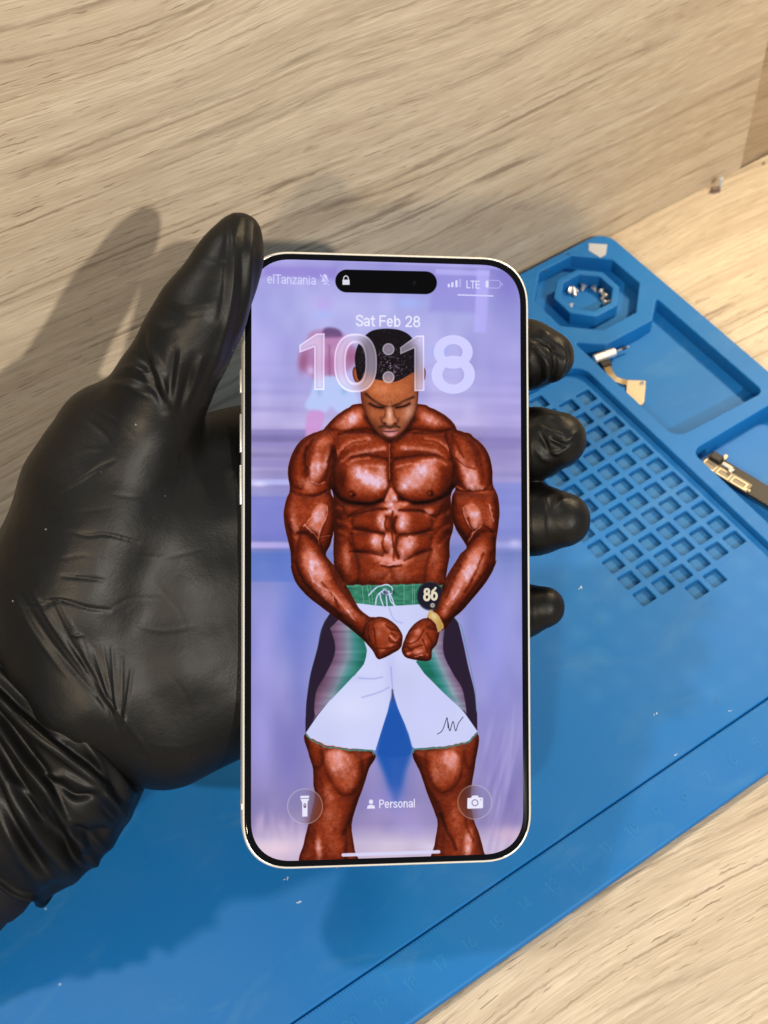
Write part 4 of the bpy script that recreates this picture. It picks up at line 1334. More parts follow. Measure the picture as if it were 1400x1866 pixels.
o = mk('octagon_dish', *ring, m_mat, mat_o)
sharpen(o, 40)
# two pin holes in the back rim
pv = []
for x, y in ((2.7, 13.95), (4.05, 14.2)):
    pv.append(moved(cyl(.055, .055, 0, .003, 14), np.eye(3), (x, y, RIM + .001)))
mk('pin_hole', *join(*pv), mat('pin_hole_dark', (.004, .02, .05), .8), mat_o, smooth=False)
# ruler ticks and figures along the front strip
Vs = []
zt = -.075
for mm in range(0, 300):
    x = .33 - mm * .1
    L = .62 if mm % 10 == 0 else (.48 if mm % 5 == 0 else .34)
    Vs.append(box(x - .010, x + .010, GY - .06 - L, GY - .06, zt, zt + .004))
mk('ruler_ticks', *join(*Vs), m_mark, mat_o, smooth=False)


def ribbons(txt, x, y, cap, w, z, flip=1):
    """raised strokes for figures; right = +X, up = +Y"""
    out = []
    st, xe = text_strokes(txt, 0, 0, cap)
    for s in st:
        pts = [np.array([x - xe / 2 + a, y - b]) for a, b in s]
        for p, q in zip(pts[:-1], pts[1:]):
            d = q - p
            n = np.linalg.norm(d)
            if n < 1e-6:
                continue
            d /= n
            e = np.array([-d[1], d[0]]) * w / 2
            p0, q0 = p - d * w * .35, q + d * w * .35
            c = [p0 - e, q0 - e, q0 + e, p0 + e]
            tp = z + .002 + .0004 * (len(out) % 40)
            Vq = [(k[0], k[1], z) for k in c] + [(k[0], k[1], tp) for k in c]
            out.append((Vq, [[4, 5, 6, 7], [0, 1, 5, 4], [1, 2, 6, 5], [2, 3, 7, 6], [3, 0, 4, 7]]))
    return out


Vs = []
for n in range(1, 30):
    Vs += ribbons(str(n), .33 - n, GY - .80, .36, .04, zt)
mk('ruler_figures', *join(*Vs), m_mark, mat_o, smooth=False)
# ------------------------------------------------------------------ the phone
PX_ = CAMM.T @ HM[:, 0]
PY_ = CAMM.T @ HM[:, 1]
PX_ = PX_ / np.linalg.norm(PX_)
PY_ = PY_ - PX_ * (PY_ @ PX_)
PY_ = PY_ / np.linalg.norm(PY_)
PN_ = np.cross(PY_, PX_)                 # out of the glass, towards the viewer
PC_ = CAMM.T @ (HM[:, 2] - CAMT)


def ph(a, b, d=0.):
    """phone cm: right, down, depth behind the glass -> world cm"""
    return PC_ + PX_ * a + PY_ * b - PN_ * d


PWD, PHT, PTH = 7.76, 16.3, .83


def rrect(w, h, r, n=14, p=2.35):
    out = []
    r0 = min(r, w / 2, h / 2)
    for qx, qy, a0 in ((1, 1, 0), (-1, 1, 90), (-1, -1, 180), (1, -1, 270)):
        cx, cy = qx * (w / 2 - r0), qy * (h / 2 - r0)
        for k in range(n + 1):
            a = math.radians(a0 + 90 * k / n)
            c, s = math.cos(a), math.sin(a)
            out.append((cx + r0 * math.copysign(abs(c) ** (2 / p), c), cy + r0 * math.copysign(abs(s) ** (2 / p), s)))
    return out


def shell(levels, cap0=False, cap1=False):
    """levels: (inset, depth); rounded rectangles stacked in depth"""
    V, F = [], []
    N = None
    for ins, dep in levels:
        loop = rrect(PWD - 2 * ins, PHT - 2 * ins, 1.34 - ins)
        N = len(loop)
        V += [ph(x, y, dep) for x, y in loop]
    for k in range(len(levels) - 1):
        for i in range(N):
            j = (i + 1) % N
            F.append([k * N + i, k * N + j, (k + 1) * N + j, (k + 1) * N + i])
    if cap0:
        F.append(list(range(N))[::-1])
    if cap1:
        F.append([(len(levels) - 1) * N + i for i in range(N)])
    return V, F


phone = empty('smartphone', ph(0, 0, PTH), 'large smartphone with a pale metal edge and lit lock screen held by the black glove', 'smartphone')
m_frame = mat('brushed_pale_metal', (.80, .79, .75), .36, .6)
t = NT(m_frame)
t.bump(t.noise(t.coords((1, 1, 1)), 900, 2), .05, .0002)
m_band = mat('antenna_plastic', (.5, .49, .45), .5)
m_glass = mat('black_glass', (.002, .002, .003), .05, spec=.1)
m_back = mat('frosted_back', (.6, .58, .54), .4)
lev = [(.095, .010), (.072, -.010), (.045, .0), (.022, .03), (.006, .08), (0, .15), (0, PTH - .15), (.006, PTH - .08), (.03, PTH - .025), (.075, PTH)]
o = mk('frame', *shell(lev), m_frame, phone)
sharpen(o, 60)
mk('back_glass', *shell([(.075, PTH), (.12, PTH + .015)], cap1=True), m_back, phone)
glass = mk('front_glass', *shell([(.085, .012), (.078, -.012), (.095, -.026), (.14, -.032)], cap1=True), m_glass, phone)

# lit display: emission carries the painted lock screen
DISP = paint_display()
img = bpy.data.images.new('lock_screen', PW, PH, alpha=False)
img.colorspace_settings.name = 'sRGB'
rgba = np.ones((PH, PW, 4), np.float32)
rgba[..., :3] = DISP[::-1]
img.pixels.foreach_set(rgba.ravel())
img.update()
img.pack()
m_disp = mat('lit_display', (.001, .001, .001), .07, spec=.05)
t = NT(m_disp)
ti = t.n('ShaderNodeTexImage')
ti.image = img
ti.extension = 'EXTEND'
t.l(ti.outputs['Color'], t.b.inputs['Emission Color'])
t.b.inputs['Emission Strength'].default_value = 1.0
loop = rrect(DW, DH, 1.34 - .235)
V = [ph(x, y, -.0345) for x, y in loop]
disp = mk('display', V, [list(range(len(V)))], m_disp, phone, smooth=False)
uv = disp.data.uv_layers.new(name='UVMap')
for lp in disp.data.loops:
    x, y = loop[lp.vertex_index]
    uv.data[lp.index].uv = (x / DW + .5, .5 - y / DH)
if (disp.data.polygons[0].normal.dot(Vector(PN_)) < 0):
    disp.data.flip_normals()
    uv = disp.data.uv_layers[0]
    for lp in disp.data.loops:
        x, y = loop[lp.vertex_index]
        uv.data[lp.index].uv = (x / DW + .5, .5 - y / DH)
g = glass.data
if g.polygons[-1].normal.dot(Vector(PN_)) < 0:
    g.flip_normals()


def phbox(a0, a1, b0, b1, d0, d1, bev):
    v, f = box(a0, a1, b0, b1, d0, d1, bev, 3)
    return [ph(*p) for p in v], f


def pb(px, py):
    q = np.linalg.inv(HM) @ np.array([(px - 700) / 2500, (py - 933) / 2500, 1.0])
    return q[0] / q[2], q[1] / q[2]


for y0, y1 in ((670, 714), (752, 823), (846, 919)):
    mk('side_button', *phbox(-PWD / 2 - .045, -PWD / 2 + .05, pb(441, y0)[1], pb(441, y1)[1], .27, .57, .022), m_frame, phone)
mk('side_button', *phbox(PWD / 2 - .05, PWD / 2 + .04, pb(966, 760)[1], pb(966, 893)[1], .27, .57, .022), m_frame, phone)
b_ = pb(440, 1470)[1]
mk('antenna_band', *phbox(-PWD / 2 - .004, -PWD / 2 + .05, b_ - .08, b_ + .08, .02, PTH - .05, .003), m_band, phone)
for x_ in (614, 757):
    a_ = pb(x_, 1580)[0]
    mk('antenna_band', *phbox(a_ - .022, a_ + .022, PHT / 2 - .05, PHT / 2 + .004, .02, PTH - .05, .003), mat('antenna_slit', (.1, .1, .1), .5), phone)
# ------------------------------------------------------------------ gloved left hand
# one closed skin from blended tapered capsules (surface nets on a distance grid), then creased
HZ = 2500.


def pt(px, py, z):
    return np.array([(px - 700) / HZ * z, (py - 933) / HZ * z, z])     # camera space cm


LIMBS = []


def limb(*nodes, k=.45):
    """nodes: (px, py, depth, radius_px)"""
    for a, b in zip(nodes[:-1], nodes[1:]):
        LIMBS.append((pt(*a[:3]), pt(*b[:3]), a[3] * a[2] / HZ, b[3] * b[2] / HZ, k))


# thumb
limb((437, 428, 35.35, 42), (422, 464, 35.25, 54), (402, 508, 35.3, 63), (368, 572, 35.4, 78), (338, 628, 35.6, 80), (296, 708, 36.0, 86), (225, 850, 36.9, 128), (190, 960, 37.2, 150), k=.35)
limb((190, 960, 37.2, 150), (150, 1080, 37.5, 168), (170, 1230, 37.6, 150), k=.8)
limb((186, 786, 36.9, 80), (160, 880, 37.0, 112), k=.7)
# palm
limb((250, 900, 37.6, 96), (330, 872, 37.9, 86), (420, 838, 38.3, 76), (560, 765, 39.5, 72), k=.9)
limb((240, 1000, 37.9, 110), (340, 985, 37.8, 104), (430, 960, 38.25, 92), (600, 890, 39.6, 80), k=1.2)
limb((240, 1110, 38.0, 115), (340, 1095, 37.8, 108), (430, 1080, 38.25, 96), (600, 1010, 39.6, 80), k=1.2)
limb((230, 1230, 37.8, 125), (330, 1215, 37.75, 110), (430, 1190, 38.2, 96), (590, 1120, 39.4, 72), k=1.2)
limb((170, 1260, 37.6, 140), (300, 1322, 37.9, 100), (420, 1268, 38.2, 92), (480, 1230, 38.6, 82), k=1.0)
# fingers wrapping behind the phone, tips out at its right edge
limb((560, 765, 39.5, 72), (740, 712, 39.7, 62), (905, 664, 39.5, 58), (962, 647, 38.8, 62), (1000, 650, 38.4, 48), k=.25)
limb((600, 880, 39.6, 74), (780, 850, 39.8, 62), (920, 815, 39.5, 60), (975, 808, 38.8, 64), (1018, 802, 38.4, 52), k=.25)
limb((600, 1010, 39.6, 74), (780, 985, 39.8, 60), (920, 955, 39.5, 58), (975, 947, 38.8, 63), (1026, 947, 38.4, 51), k=.25)
limb((590, 1120, 39.4, 66), (760, 1125, 39.6, 50), (890, 1118, 39.4, 48), (945, 1114, 38.8, 50), (992, 1106, 38.4, 39), k=.25)
# wrist, inside the cuff
limb((170, 1230, 37.6, 140), (110, 1320, 37.8, 112), (-60, 1560, 38.0, 105), k=.8)
LIMBS_N = len(LIMBS)


def field_grid(h):
    P = np.array([l[0] for l in LIMBS] + [l[1] for l in LIMBS])
    R = max(max(l[2], l[3]) for l in LIMBS)
    lo = np.array([P[:, 0].min(), P[:, 1].min(), P[:, 2].min()]) - R * .8 - .6
    hi = np.array([P[:, 0].max(), P[:, 1].max(), P[:, 2].max()]) + R * .8 + .6
    n = np.ceil((hi - lo) / h).astype(int) + 1
    D = np.full(n, 9.0, np.float32)
    ax = [lo[i] + h * np.arange(n[i]) for i in range(3)]
    for a, b, ra, rb, k in LIMBS:
        m = max(ra, rb) + 1.6
        i0 = np.maximum(((np.minimum(a, b) - m - lo) / h).astype(int), 0)
        i1 = np.minimum(((np.maximum(a, b) + m - lo) / h).astype(int) + 2, n)
        X = ax[0][i0[0]:i1[0], None, None].astype(np.float32)
        Y = ax[1][None, i0[1]:i1[1], None].astype(np.float32)
        Z = ax[2][None, None, i0[2]:i1[2]].astype(np.float32)
        ba = b - a
        L = float(ba @ ba) + 1e-9
        tt = np.clip(((X - a[0]) * ba[0] + (Y - a[1]) * ba[1] + (Z - a[2]) * ba[2]) / L, 0, 1)
        d = np.sqrt((X - a[0] - tt * ba[0]) ** 2 + (Y - a[1] - tt * ba[1]) ** 2 + (Z - a[2] - tt * ba[2]) ** 2) - (ra + (rb - ra) * tt)
        s = D[i0[0]:i1[0], i0[1]:i1[1], i0[2]:i1[2]]
        hh = np.maximum(k - np.abs(s - d), 0) / k
        D[i0[0]:i1[0], i0[1]:i1[1], i0[2]:i1[2]] = np.minimum(s, d) - hh * hh * k * .25
    return D, lo


def surface_nets(D, lo, h):
    n = D.shape
    ins = D < 0
    c = np.zeros(tuple(np.array(n) - 1), np.int8)
    for i in (0, 1):
        for j in (0, 1):
            for k in (0, 1):
                c += ins[i:n[0] - 1 + i, j:n[1] - 1 + j, k:n[2] - 1 + k]
    act = (c > 0) & (c < 8)
    idx = np.full(act.shape, -1, np.int64)
    A = np.argwhere(act)
    idx[act] = np.arange(len(A))
    acc = np.zeros((len(A), 3))
    cnt = np.zeros(len(A))
    cor = [(i, j, k) for i in (0, 1) for j in (0, 1) for k in (0, 1)]
    val = {q: D[A[:, 0] + q[0], A[:, 1] + q[1], A[:, 2] + q[2]].astype(float) for q in cor}
    for p in cor:
        for axis in range(3):
            if p[axis]:
                continue
            q = list(p)
            q[axis] = 1
            va, vb = val[p], val[tuple(q)]
            cr = (va < 0) != (vb < 0)
            tq = np.where(cr, va / np.where(cr, va - vb, 1), 0)
            pos = np.tile(np.array(p, float), (len(A), 1))
            pos[:, axis] += tq
            acc[cr] += pos[cr]
            cnt[cr] += 1
    V = lo + h * (A + acc / cnt[:, None])
    F = []
    for axis in range(3):
        u, v = (axis + 1) % 3, (axis + 2) % 3
        sl0 = [slice(1, n[d] - 1) for d in range(3)]
        sl0[axis] = slice(0, n[axis] - 1)
        sl1 = list(sl0)
        sl1[axis] = slice(1, n[axis])
        a, b = ins[tuple(sl0)], ins[tuple(sl1)]
        for flip, m in ((False, a & ~b), (True, ~a & b)):
            E = np.argwhere(m) + np.array([0 if d == axis else 1 for d in range(3)])
            if not len(E):
                continue
            du, dv = np.eye(3, dtype=int)[u], np.eye(3, dtype=int)[v]
            q = [idx[tuple((E - s * du - r * dv).T)] for s, r in ((1, 1), (0, 1), (0, 0), (1, 0))]
            q = np.stack(q[::-1] if flip else q, 1)
            F.append(q)
    return V, np.vstack(F)


HS = .09
Dg, lo_ = field_grid(HS)
HV, HF = surface_nets(Dg, lo_, HS)


def smooth_mesh(V, F, it, lam=.5):
    E = np.vstack([F[:, [0, 1]], F[:, [1, 2]], F[:, [2, 3]], F[:, [3, 0]]])
    E = np.vstack([E, E[:, ::-1]])
    deg = np.bincount(E[:, 0], minlength=len(V))[:, None]
    for _ in range(it):
        s = np.zeros_like(V)
        for d in range(3):
            s[:, d] = np.bincount(E[:, 0], V[E[:, 1], d], minlength=len(V))
        V = V + lam * (s / np.maximum(deg, 1) - V)
    return V


def subdivide(V, F):
    """one linear split of every quad"""
    E = np.sort(np.vstack([F[:, [0, 1]], F[:, [1, 2]], F[:, [2, 3]], F[:, [3, 0]]]), 1)
    U, inv = np.unique(E, axis=0, return_inverse=True)
    inv = inv.ravel()
    nf, nv = len(F), len(V)
    em = nv + inv.reshape(4, nf)
    fc = nv + len(U) + np.arange(nf)
    W = np.vstack([V, (V[U[:, 0]] + V[U[:, 1]]) / 2, V[F].mean(1)])
    Q = [np.stack([F[:, k], em[k], fc, em[(k - 1) % 4]], 1) for k in range(4)]
    return W, np.vstack(Q)


def normals(V, F):
    d1, d2 = V[F[:, 2]] - V[F[:, 0]], V[F[:, 3]] - V[F[:, 1]]
    fn = np.cross(d1, d2)
    N = np.zeros_like(V)
    for k in range(4):
        for d in range(3):
            N[:, d] += np.bincount(F[:, k], fn[:, d], minlength=len(V))
    return N / (np.linalg.norm(N, axis=1)[:, None] + 1e-12)


HV = smooth_mesh(HV, HF, 6)
HV, HF = subdivide(HV, HF)
HV = smooth_mesh(HV, HF, 3)
N = normals(HV, HF)
if (N * (HV - HV.mean(0))).sum() < 0:
    HF = HF[:, ::-1]
    N = -N


def pxy(V):
    return V[:, 0] / V[:, 2] * HZ + 700, V[:, 1] / V[:, 2] * HZ + 933


def poly_dist(X, Y, pts):
    """distance to a polyline and the fraction along it"""
    P = np.asarray(pts, float)
    L = np.r_[0, np.cumsum(np.linalg.norm(np.diff(P, axis=0), axis=1))]
    d = np.full(X.shape, 1e9)
    f = np.zeros(X.shape)
    for i in range(len(P) - 1):
        v = P[i + 1] - P[i]
        l2 = v @ v + 1e-9
        tq = np.clip(((X - P[i, 0]) * v[0] + (Y - P[i, 1]) * v[1]) / l2, 0, 1)
        q = np.hypot(X - P[i, 0] - tq * v[0], Y - P[i, 1] - tq * v[1])
        m = q < d
        d[m] = q[m]
        f[m] = (L[i] + tq[m] * (L[i + 1] - L[i])) / L[-1]
    return d, f


# folds of the thin glove: polyline, width px, height mm (+ ridge, - furrow)
FOLDS = [
    ([(262, 604), (266, 650), (281, 694), (298, 748)], 8.1, -0.81), ([(268, 625), (284, 664), (296, 700), (312, 738)], 7.2, 0.68),
    ([(222, 672), (246, 670), (268, 678), (282, 668)], 7.2, 0.68), ([(210, 690), (240, 688), (275, 706), (300, 735)], 7.2, -0.62),
    ([(190, 700), (232, 704), (272, 722)], 7.2, 0.50), ([(240, 640), (256, 655), (262, 672)], 7.2, -0.50),
    ([(318, 640), (312, 690), (306, 748)], 7.2, -0.62), ([(332, 640), (322, 700), (316, 752)], 7.2, 0.56),
    ([(352, 650), (342, 700), (330, 745)], 7.2, -0.56), ([(366, 655), (352, 700), (338, 742)], 6.3, 0.56),
    ([(384, 655), (366, 700), (348, 738)], 6.3, -0.50), ([(404, 620), (392, 660), (368, 705)], 8.1, 0.43),
    ([(420, 400), (412, 450), (410, 520), (400, 580)], 5.4, -0.34), ([(436, 396), (426, 450), (424, 520), (414, 590), (396, 650)], 5.4, 0.43),
    ([(448, 398), (442, 460), (440, 530), (428, 600), (408, 660)], 5.4, -0.37), ([(462, 405), (456, 470), (452, 540), (438, 605)], 5.4, 0.40),
    ([(426, 388), (420, 410), (424, 440)], 4.5, 0.31), ([(470, 450), (466, 520), (454, 580)], 5.4, -0.28),
    ([(280, 590), (300, 600), (330, 596)], 10.8, 0.31),
    # wrist gathers
    ([(40, 1085), (90, 1165), (150, 1240), (212, 1305)], 4.61, -0.36), ([(60, 1080), (110, 1160), (170, 1240), (225, 1310), (270, 1370)], 4.03, 0.42),
    ([(92, 1095), (135, 1180), (185, 1265), (218, 1330)], 3.46, -0.36), ([(112, 1100), (150, 1180), (192, 1262), (228, 1335)], 3.46, 0.30),
    ([(140, 1180), (168, 1240), (200, 1310)], 3.46, -0.28), ([(156, 1170), (182, 1240), (206, 1310)], 3.46, 0.24),
    ([(172, 1180), (192, 1250), (210, 1330)], 3.46, -0.28), ([(186, 1175), (200, 1250), (216, 1335)], 3.46, 0.24),
    ([(204, 1180), (209, 1250), (215, 1340)], 3.46, -0.30), ([(222, 1200), (222, 1260), (218, 1335)], 2.88, 0.21),
    ([(240, 1220), (232, 1280), (220, 1345)], 2.88, -0.28), ([(20, 1075), (60, 1150), (120, 1230)], 4.61, 0.28),
    # fine creases of the palm
    ([(60, 1098), (110, 1094), (160, 1108), (200, 1112)], 3.5, -.35), ([(112, 1050), (150, 1053), (190, 1058)], 3, -.3),
    ([(126, 968), (160, 976), (195, 974), (250, 988)], 3, -.3), ([(110, 895), (150, 872), (185, 850), (210, 838)], 3, -.25),
    ([(130, 1157), (150, 1158)], 3, .3), ([(30, 1100), (70, 1106), (100, 1096)], 4, -.4),
    ([(70, 1010), (110, 1018), (150, 1012), (190, 1020)], 3.00, -0.072), ([(90, 930), (140, 934), (200, 926)], 3.00, -0.066), ([(200, 900), (250, 905), (300, 890)], 3.50, -0.072),
    ([(240, 1010), (300, 1015), (370, 1000)], 3.50, -0.066), ([(230, 1130), (290, 1150), (360, 1140)], 4.00, -0.083), ([(280, 1060), (330, 1120), (350, 1200)], 4.00, -0.072), ([(300, 1220), (340, 1270), (350, 1330)], 4.00, -0.066),
    ([(150, 760), (190, 790), (215, 830)], 5.00, -0.099), ([(170, 745), (215, 770), (250, 800)], 5.00, 0.094), ([(320, 770), (330, 830), (320, 900)], 6.00, -0.099), ([(340, 790), (352, 850), (345, 910)], 6.00, 0.083),
    ([(200, 1110), (240, 1090), (300, 1092)], 3.00, -0.066), ([(120, 840), (150, 820), (190, 818)], 4.00, -0.066), ([(300, 560), (340, 575), (390, 570)], 5.00, -0.083), ([(300, 545), (345, 556), (400, 548)], 4.00, 0.066),
    ([(365, 470), (400, 480), (430, 475)], 4.00, -0.066), ([(240, 1370), (300, 1385), (360, 1372)], 5.00, -0.083), ([(260, 1350), (320, 1362), (390, 1345)], 5.00, 0.066),
    # index tip
    ([(972, 618), (1000, 628), (1024, 648)], 6.00, -1.26), ([(974, 634), (990, 650), (998, 668), (994, 695)], 5.00, 0.99), ([(1004, 632), (1012, 660), (1006, 690), (988, 706)], 5.00, -1.08),
    ([(1024, 628), (1030, 655), (1020, 685), (1000, 704)], 5.00, 0.72), ([(978, 655), (984, 680), (976, 700)], 6.00, -0.72), ([(985, 603), (1000, 606)], 4.00, 0.45),
    # middle tip
    ([(984, 790), (996, 812), (1006, 830)], 5.00, -1.08), ([(990, 776), (1010, 788), (1030, 796)], 4.00, 0.54), ([(1005, 800), (1020, 808), (1030, 812)], 4.00, -1.08),
    ([(1000, 806), (1004, 824), (1018, 826), (1032, 818)], 4.00, 0.63), ([(980, 760), (1002, 757), (1024, 760)], 4.00, 0.54), ([(1030, 806), (1044, 794), (1054, 786)], 5.00, 0.45), ([(978, 820), (990, 836), (1000, 840)], 5.00, 0.54),
    # ring tip
    ([(996, 906), (998, 930), (1000, 975)], 4.00, 0.45), ([(1030, 902), (1040, 898), (1048, 904)], 4.00, -0.54), ([(1018, 920), (1030, 908)], 5.00, 0.45),
]
X_, Y_ = pxy(HV)
front = np.clip(-N[:, 2] * 2 + .3, 0, 1)
disp_ = np.zeros(len(HV))


def waves(V, seed, n, lo, hi, amp):
    r = np.random.default_rng(seed)
    out = np.zeros(len(V))
    for _ in range(n):
        d = r.normal(size=3)
        d /= np.linalg.norm(d)
        k = 2 * math.pi / (lo + (hi - lo) * r.random())
        out += np.sin(V @ d * k + 6.3 * r.random())
    return out * amp / math.sqrt(n)


und = waves(HV, 3, 14, 1.2, 2.6, .009) + waves(HV, 8, 16, .4, .9, .0022)
HV = HV + N * und[:, None]
N = normals(HV, HF)
for pts, w, hgt in FOLDS:
    pts = spline(pts, closed=False)
    x0, y0 = pts.min(0) - w * 3
    x1, y1 = pts.max(0) + w * 3
    m = (X_ > x0) & (X_ < x1) & (Y_ > y0) & (Y_ < y1)
    if not m.any():
        continue
    d, f = poly_dist(X_[m], Y_[m], pts)
    env = np.sin(np.clip(f * .9 + .05, 0, 1) * math.pi) ** .6
    disp_[m] += hgt * .1 * np.exp(-(d / w) ** 2) * env
HV = HV + N * (disp_ * front)[:, None]


def to_world(V):
    return (V - CAMT) @ CAMM


def nitrile(name, base=.0022, rough=.44):
    m = mat(name, (base, base * .97, base * .95), rough, spec=.21)
    t = NT(m)
    v = t.coords()
    a = t.noise(v, 260, 3, .6)
    b = t.noise(v, 1600, 2)
    c = t.noise(v, 45, 3)
    rr = t.n('ShaderNodeMapRange')
    rr.inputs[3].default_value = rough - .07
    rr.inputs[4].default_value = rough + .10
    t.l(c, rr.inputs[0])
    t.l(rr.outputs[0], t.b.inputs['Roughness'])
    vo = t.n('ShaderNodeTexVoronoi')
    vo.inputs['Scale'].default_value = 210
    t.l(v, vo.inputs['Vector'])
    spk = t.math('MULTIPLY', t.ramp(vo.outputs['Distance'], [(.035, (1, 1, 1)), (.07, (0, 0, 0))]), t.math('GREATER_THAN', t.noise(v, 140, 1), .66))
    col = t.mix(spk, (base, base * .97, base * .95), (.16, .15, .14))
    t.l(col, t.b.inputs['Base Color'])
    h = t.math('ADD', t.math('MULTIPLY', a, .6), t.math('MULTIPLY', b, .25))
    wr = t.noise(t.coords((1, 1, 1), (.4, .2, .7)), 95, 4, .6, 1.2)
    h = t.math('ADD', h, t.math('MULTIPLY', wr, .9))
    t.bump(h, .22, .0005)
    return m


m_glove = nitrile('black_nitrile')
W_ = to_world(HV)
hand = mk('gloved_hand', W_, HF.tolist(), m_glove, origin=to_world(pt(190, 1150, 37.6)[None])[0])
tag(hand, 'left hand in a creased black nitrile glove gripping the smartphone from behind', 'hand')

# gathered cuff of the glove
axis0, axis1 = pt(168, 1252, 37.55), pt(-60, 1497, 37.9)
ax_ = axis1 - axis0
AL = np.linalg.norm(ax_)
ax_ = ax_ / AL
e1 = np.array([.75, .66, 0.])
e1 = e1 - ax_ * (e1 @ ax_)
e1 /= np.linalg.norm(e1)
e2 = np.cross(ax_, e1)
if e2[2] > 0:
    e2 = -e2                              # towards the viewer
NS, NTH = 190, 420
rngc = np.random.default_rng(11)
th = np.linspace(0, 2 * math.pi, NTH, endpoint=False)
ss = np.linspace(0, 1, NS)
TH, SS = np.meshgrid(th, ss)
wid = np.interp(SS, [0, .1, .22, .4, .55, .8, 1.0], [2.0, 2.42, 2.98, 3.25, 3.42, 3.36, 3.0])
dep = np.interp(SS, [0, .1, .22, .4, .55, .8, 1.0], [1.75, 2.1, 2.42, 2.5, 2.45, 2.3, 2.1])
# front is theta = 90 deg (e2), right outline theta = 0 (e1)
fold = .05 * np.sin(TH * 7 + 3 * np.sin(SS * 5)) * sstep(.35, .8, SS) * (1 - .5 * sstep(.8, 1, SS)) + .02 * np.sin(TH * 13 + 6 * SS + 1.) + .04 * np.sin(SS * 17 + 2.2 * np.sin(TH * 2 + 1))
# rolled hem
hem = .16 * np.exp(-((SS - .985) / .018) ** 2)
fr0 = .25 + .75 * sstep(-.2, .5, np.sin(TH))
r1 = wid + fold * 1.1 * fr0 + hem
r2 = dep + fold * fr0 + hem
ragged = 1 + .03 * np.sin(TH * 3 + .6) + .028 * np.sin(TH * 5 + 2.) + .012 * np.sin(TH * 11)
along = SS * AL * (1 + (ragged - 1) * sstep(.3, 1, SS))
CV = (axis0[None, None] + ax_ * along[..., None] + e1 * (r1 * np.cos(TH))[..., None] + e2 * (r2 * np.sin(TH))[..., None])
CVf = CV.reshape(-1, 3)
I0 = (np.arange(NS - 1)[:, None] * NTH + np.arange(NTH)[None])
J0 = (np.arange(NS - 1)[:, None] * NTH + (np.arange(NTH)[None] + 1) % NTH)
CF = np.stack([I0, J0, J0 + NTH, I0 + NTH], -1).reshape(-1, 4)
CUFF_FOLDS = [
    ([(-30, 1125), (0, 1157), (70, 1235), (157, 1307), (220, 1365), (290, 1436)], 10, 1.9), ([(0, 1182), (80, 1262), (150, 1326), (215, 1392), (262, 1446)], 9, -1.5),
    ([(-10, 1195), (30, 1215), (100, 1290), (160, 1345), (215, 1400), (250, 1445)], 11, 1.1), ([(-20, 1235), (0, 1250), (60, 1310), (130, 1370), (190, 1415), (225, 1465)], 11, -1.8),
    ([(-20, 1260), (0, 1275), (60, 1330), (120, 1375), (180, 1425), (225, 1490)], 12, 2.0), ([(-10, 1290), (0, 1300), (50, 1370), (95, 1430), (120, 1490)], 10, -2.2),
    ([(-10, 1312), (0, 1325), (50, 1395), (92, 1450), (120, 1505), (175, 1570)], 11, 2.2), ([(-10, 1345), (0, 1360), (35, 1425), (70, 1480), (125, 1550), (160, 1590)], 11, -2.0),
    ([(-10, 1385), (0, 1400), (30, 1460), (75, 1530), (135, 1600)], 12, 1.8), ([(-5, 1430), (0, 1440), (25, 1500), (70, 1570), (100, 1610)], 11, -1.6),
    ([(0, 1480), (30, 1545), (75, 1610)], 12, 1.3), ([(108, 1428), (140, 1450), (178, 1442)], 8, -1.4), ([(118, 1412), (150, 1428), (190, 1450), (240, 1490)], 10, 1.3),
    ([(122, 1506), (160, 1518), (205, 1512)], 9, -1.6), ([(98, 1478), (116, 1520), (136, 1552)], 9, -1.6), ([(150, 1522), (146, 1555), (182, 1580)], 9, 1.1),
    ([(165, 1515), (190, 1545), (218, 1532)], 8, 1.0), ([(190, 1470), (215, 1500), (232, 1528)], 9, -1.1), ([(0, 1210), (50, 1262), (90, 1310)], 6, -.8), ([(40, 1300), (80, 1330), (120, 1352)], 6, .7),
    ([(60, 1390), (80, 1410), (105, 1416)], 6, .8), ([(150, 1350), (180, 1390), (205, 1440)], 7, .9), ([(20, 1420), (60, 1460), (90, 1510)], 6, .8), ([(230, 1400), (255, 1440), (250, 1475)], 8, -1.2),
]
CN = normals(CVf, CF)
cc_ = (axis0[None, None] + ax_ * along[..., None]).reshape(-1, 3)
if ((CVf - cc_) * CN).sum() < 0:
    CN = -CN
X_, Y_ = pxy(CVf)
fr_ = np.clip(-CN[:, 2] * 2.0 + .28, 0, 1) * sstep(.02, .1, SS).ravel()
dc_ = np.zeros(len(CVf))
for pts, w, hgt in CUFF_FOLDS:
    pts = spline(pts, closed=False)
    m = (X_ > pts[:, 0].min() - w * 3) & (X_ < pts[:, 0].max() + w * 3) & (Y_ > pts[:, 1].min() - w * 3) & (Y_ < pts[:, 1].max() + w * 3)
    d, f = poly_dist(X_[m], Y_[m], pts)
    # one steep and one slack side, like thin rubber folded over
    dc_[m] += hgt * .1 * np.exp(-(d / w) ** 2) * np.sin(np.clip(f * .86 + .1, 0, 1) * math.pi) ** .5
CVf = CVf + CN * (dc_ * fr_)[:, None]
cuff = mk('glove_cuff', to_world(CVf), CF.tolist(), m_glove, hand)
cuff['label'] = 'gathered wrinkled glove cuff with ragged hem'
sol = cuff.modifiers.new('thickness', 'SOLIDIFY')
sol.thickness = .0006
sol.offset = -1
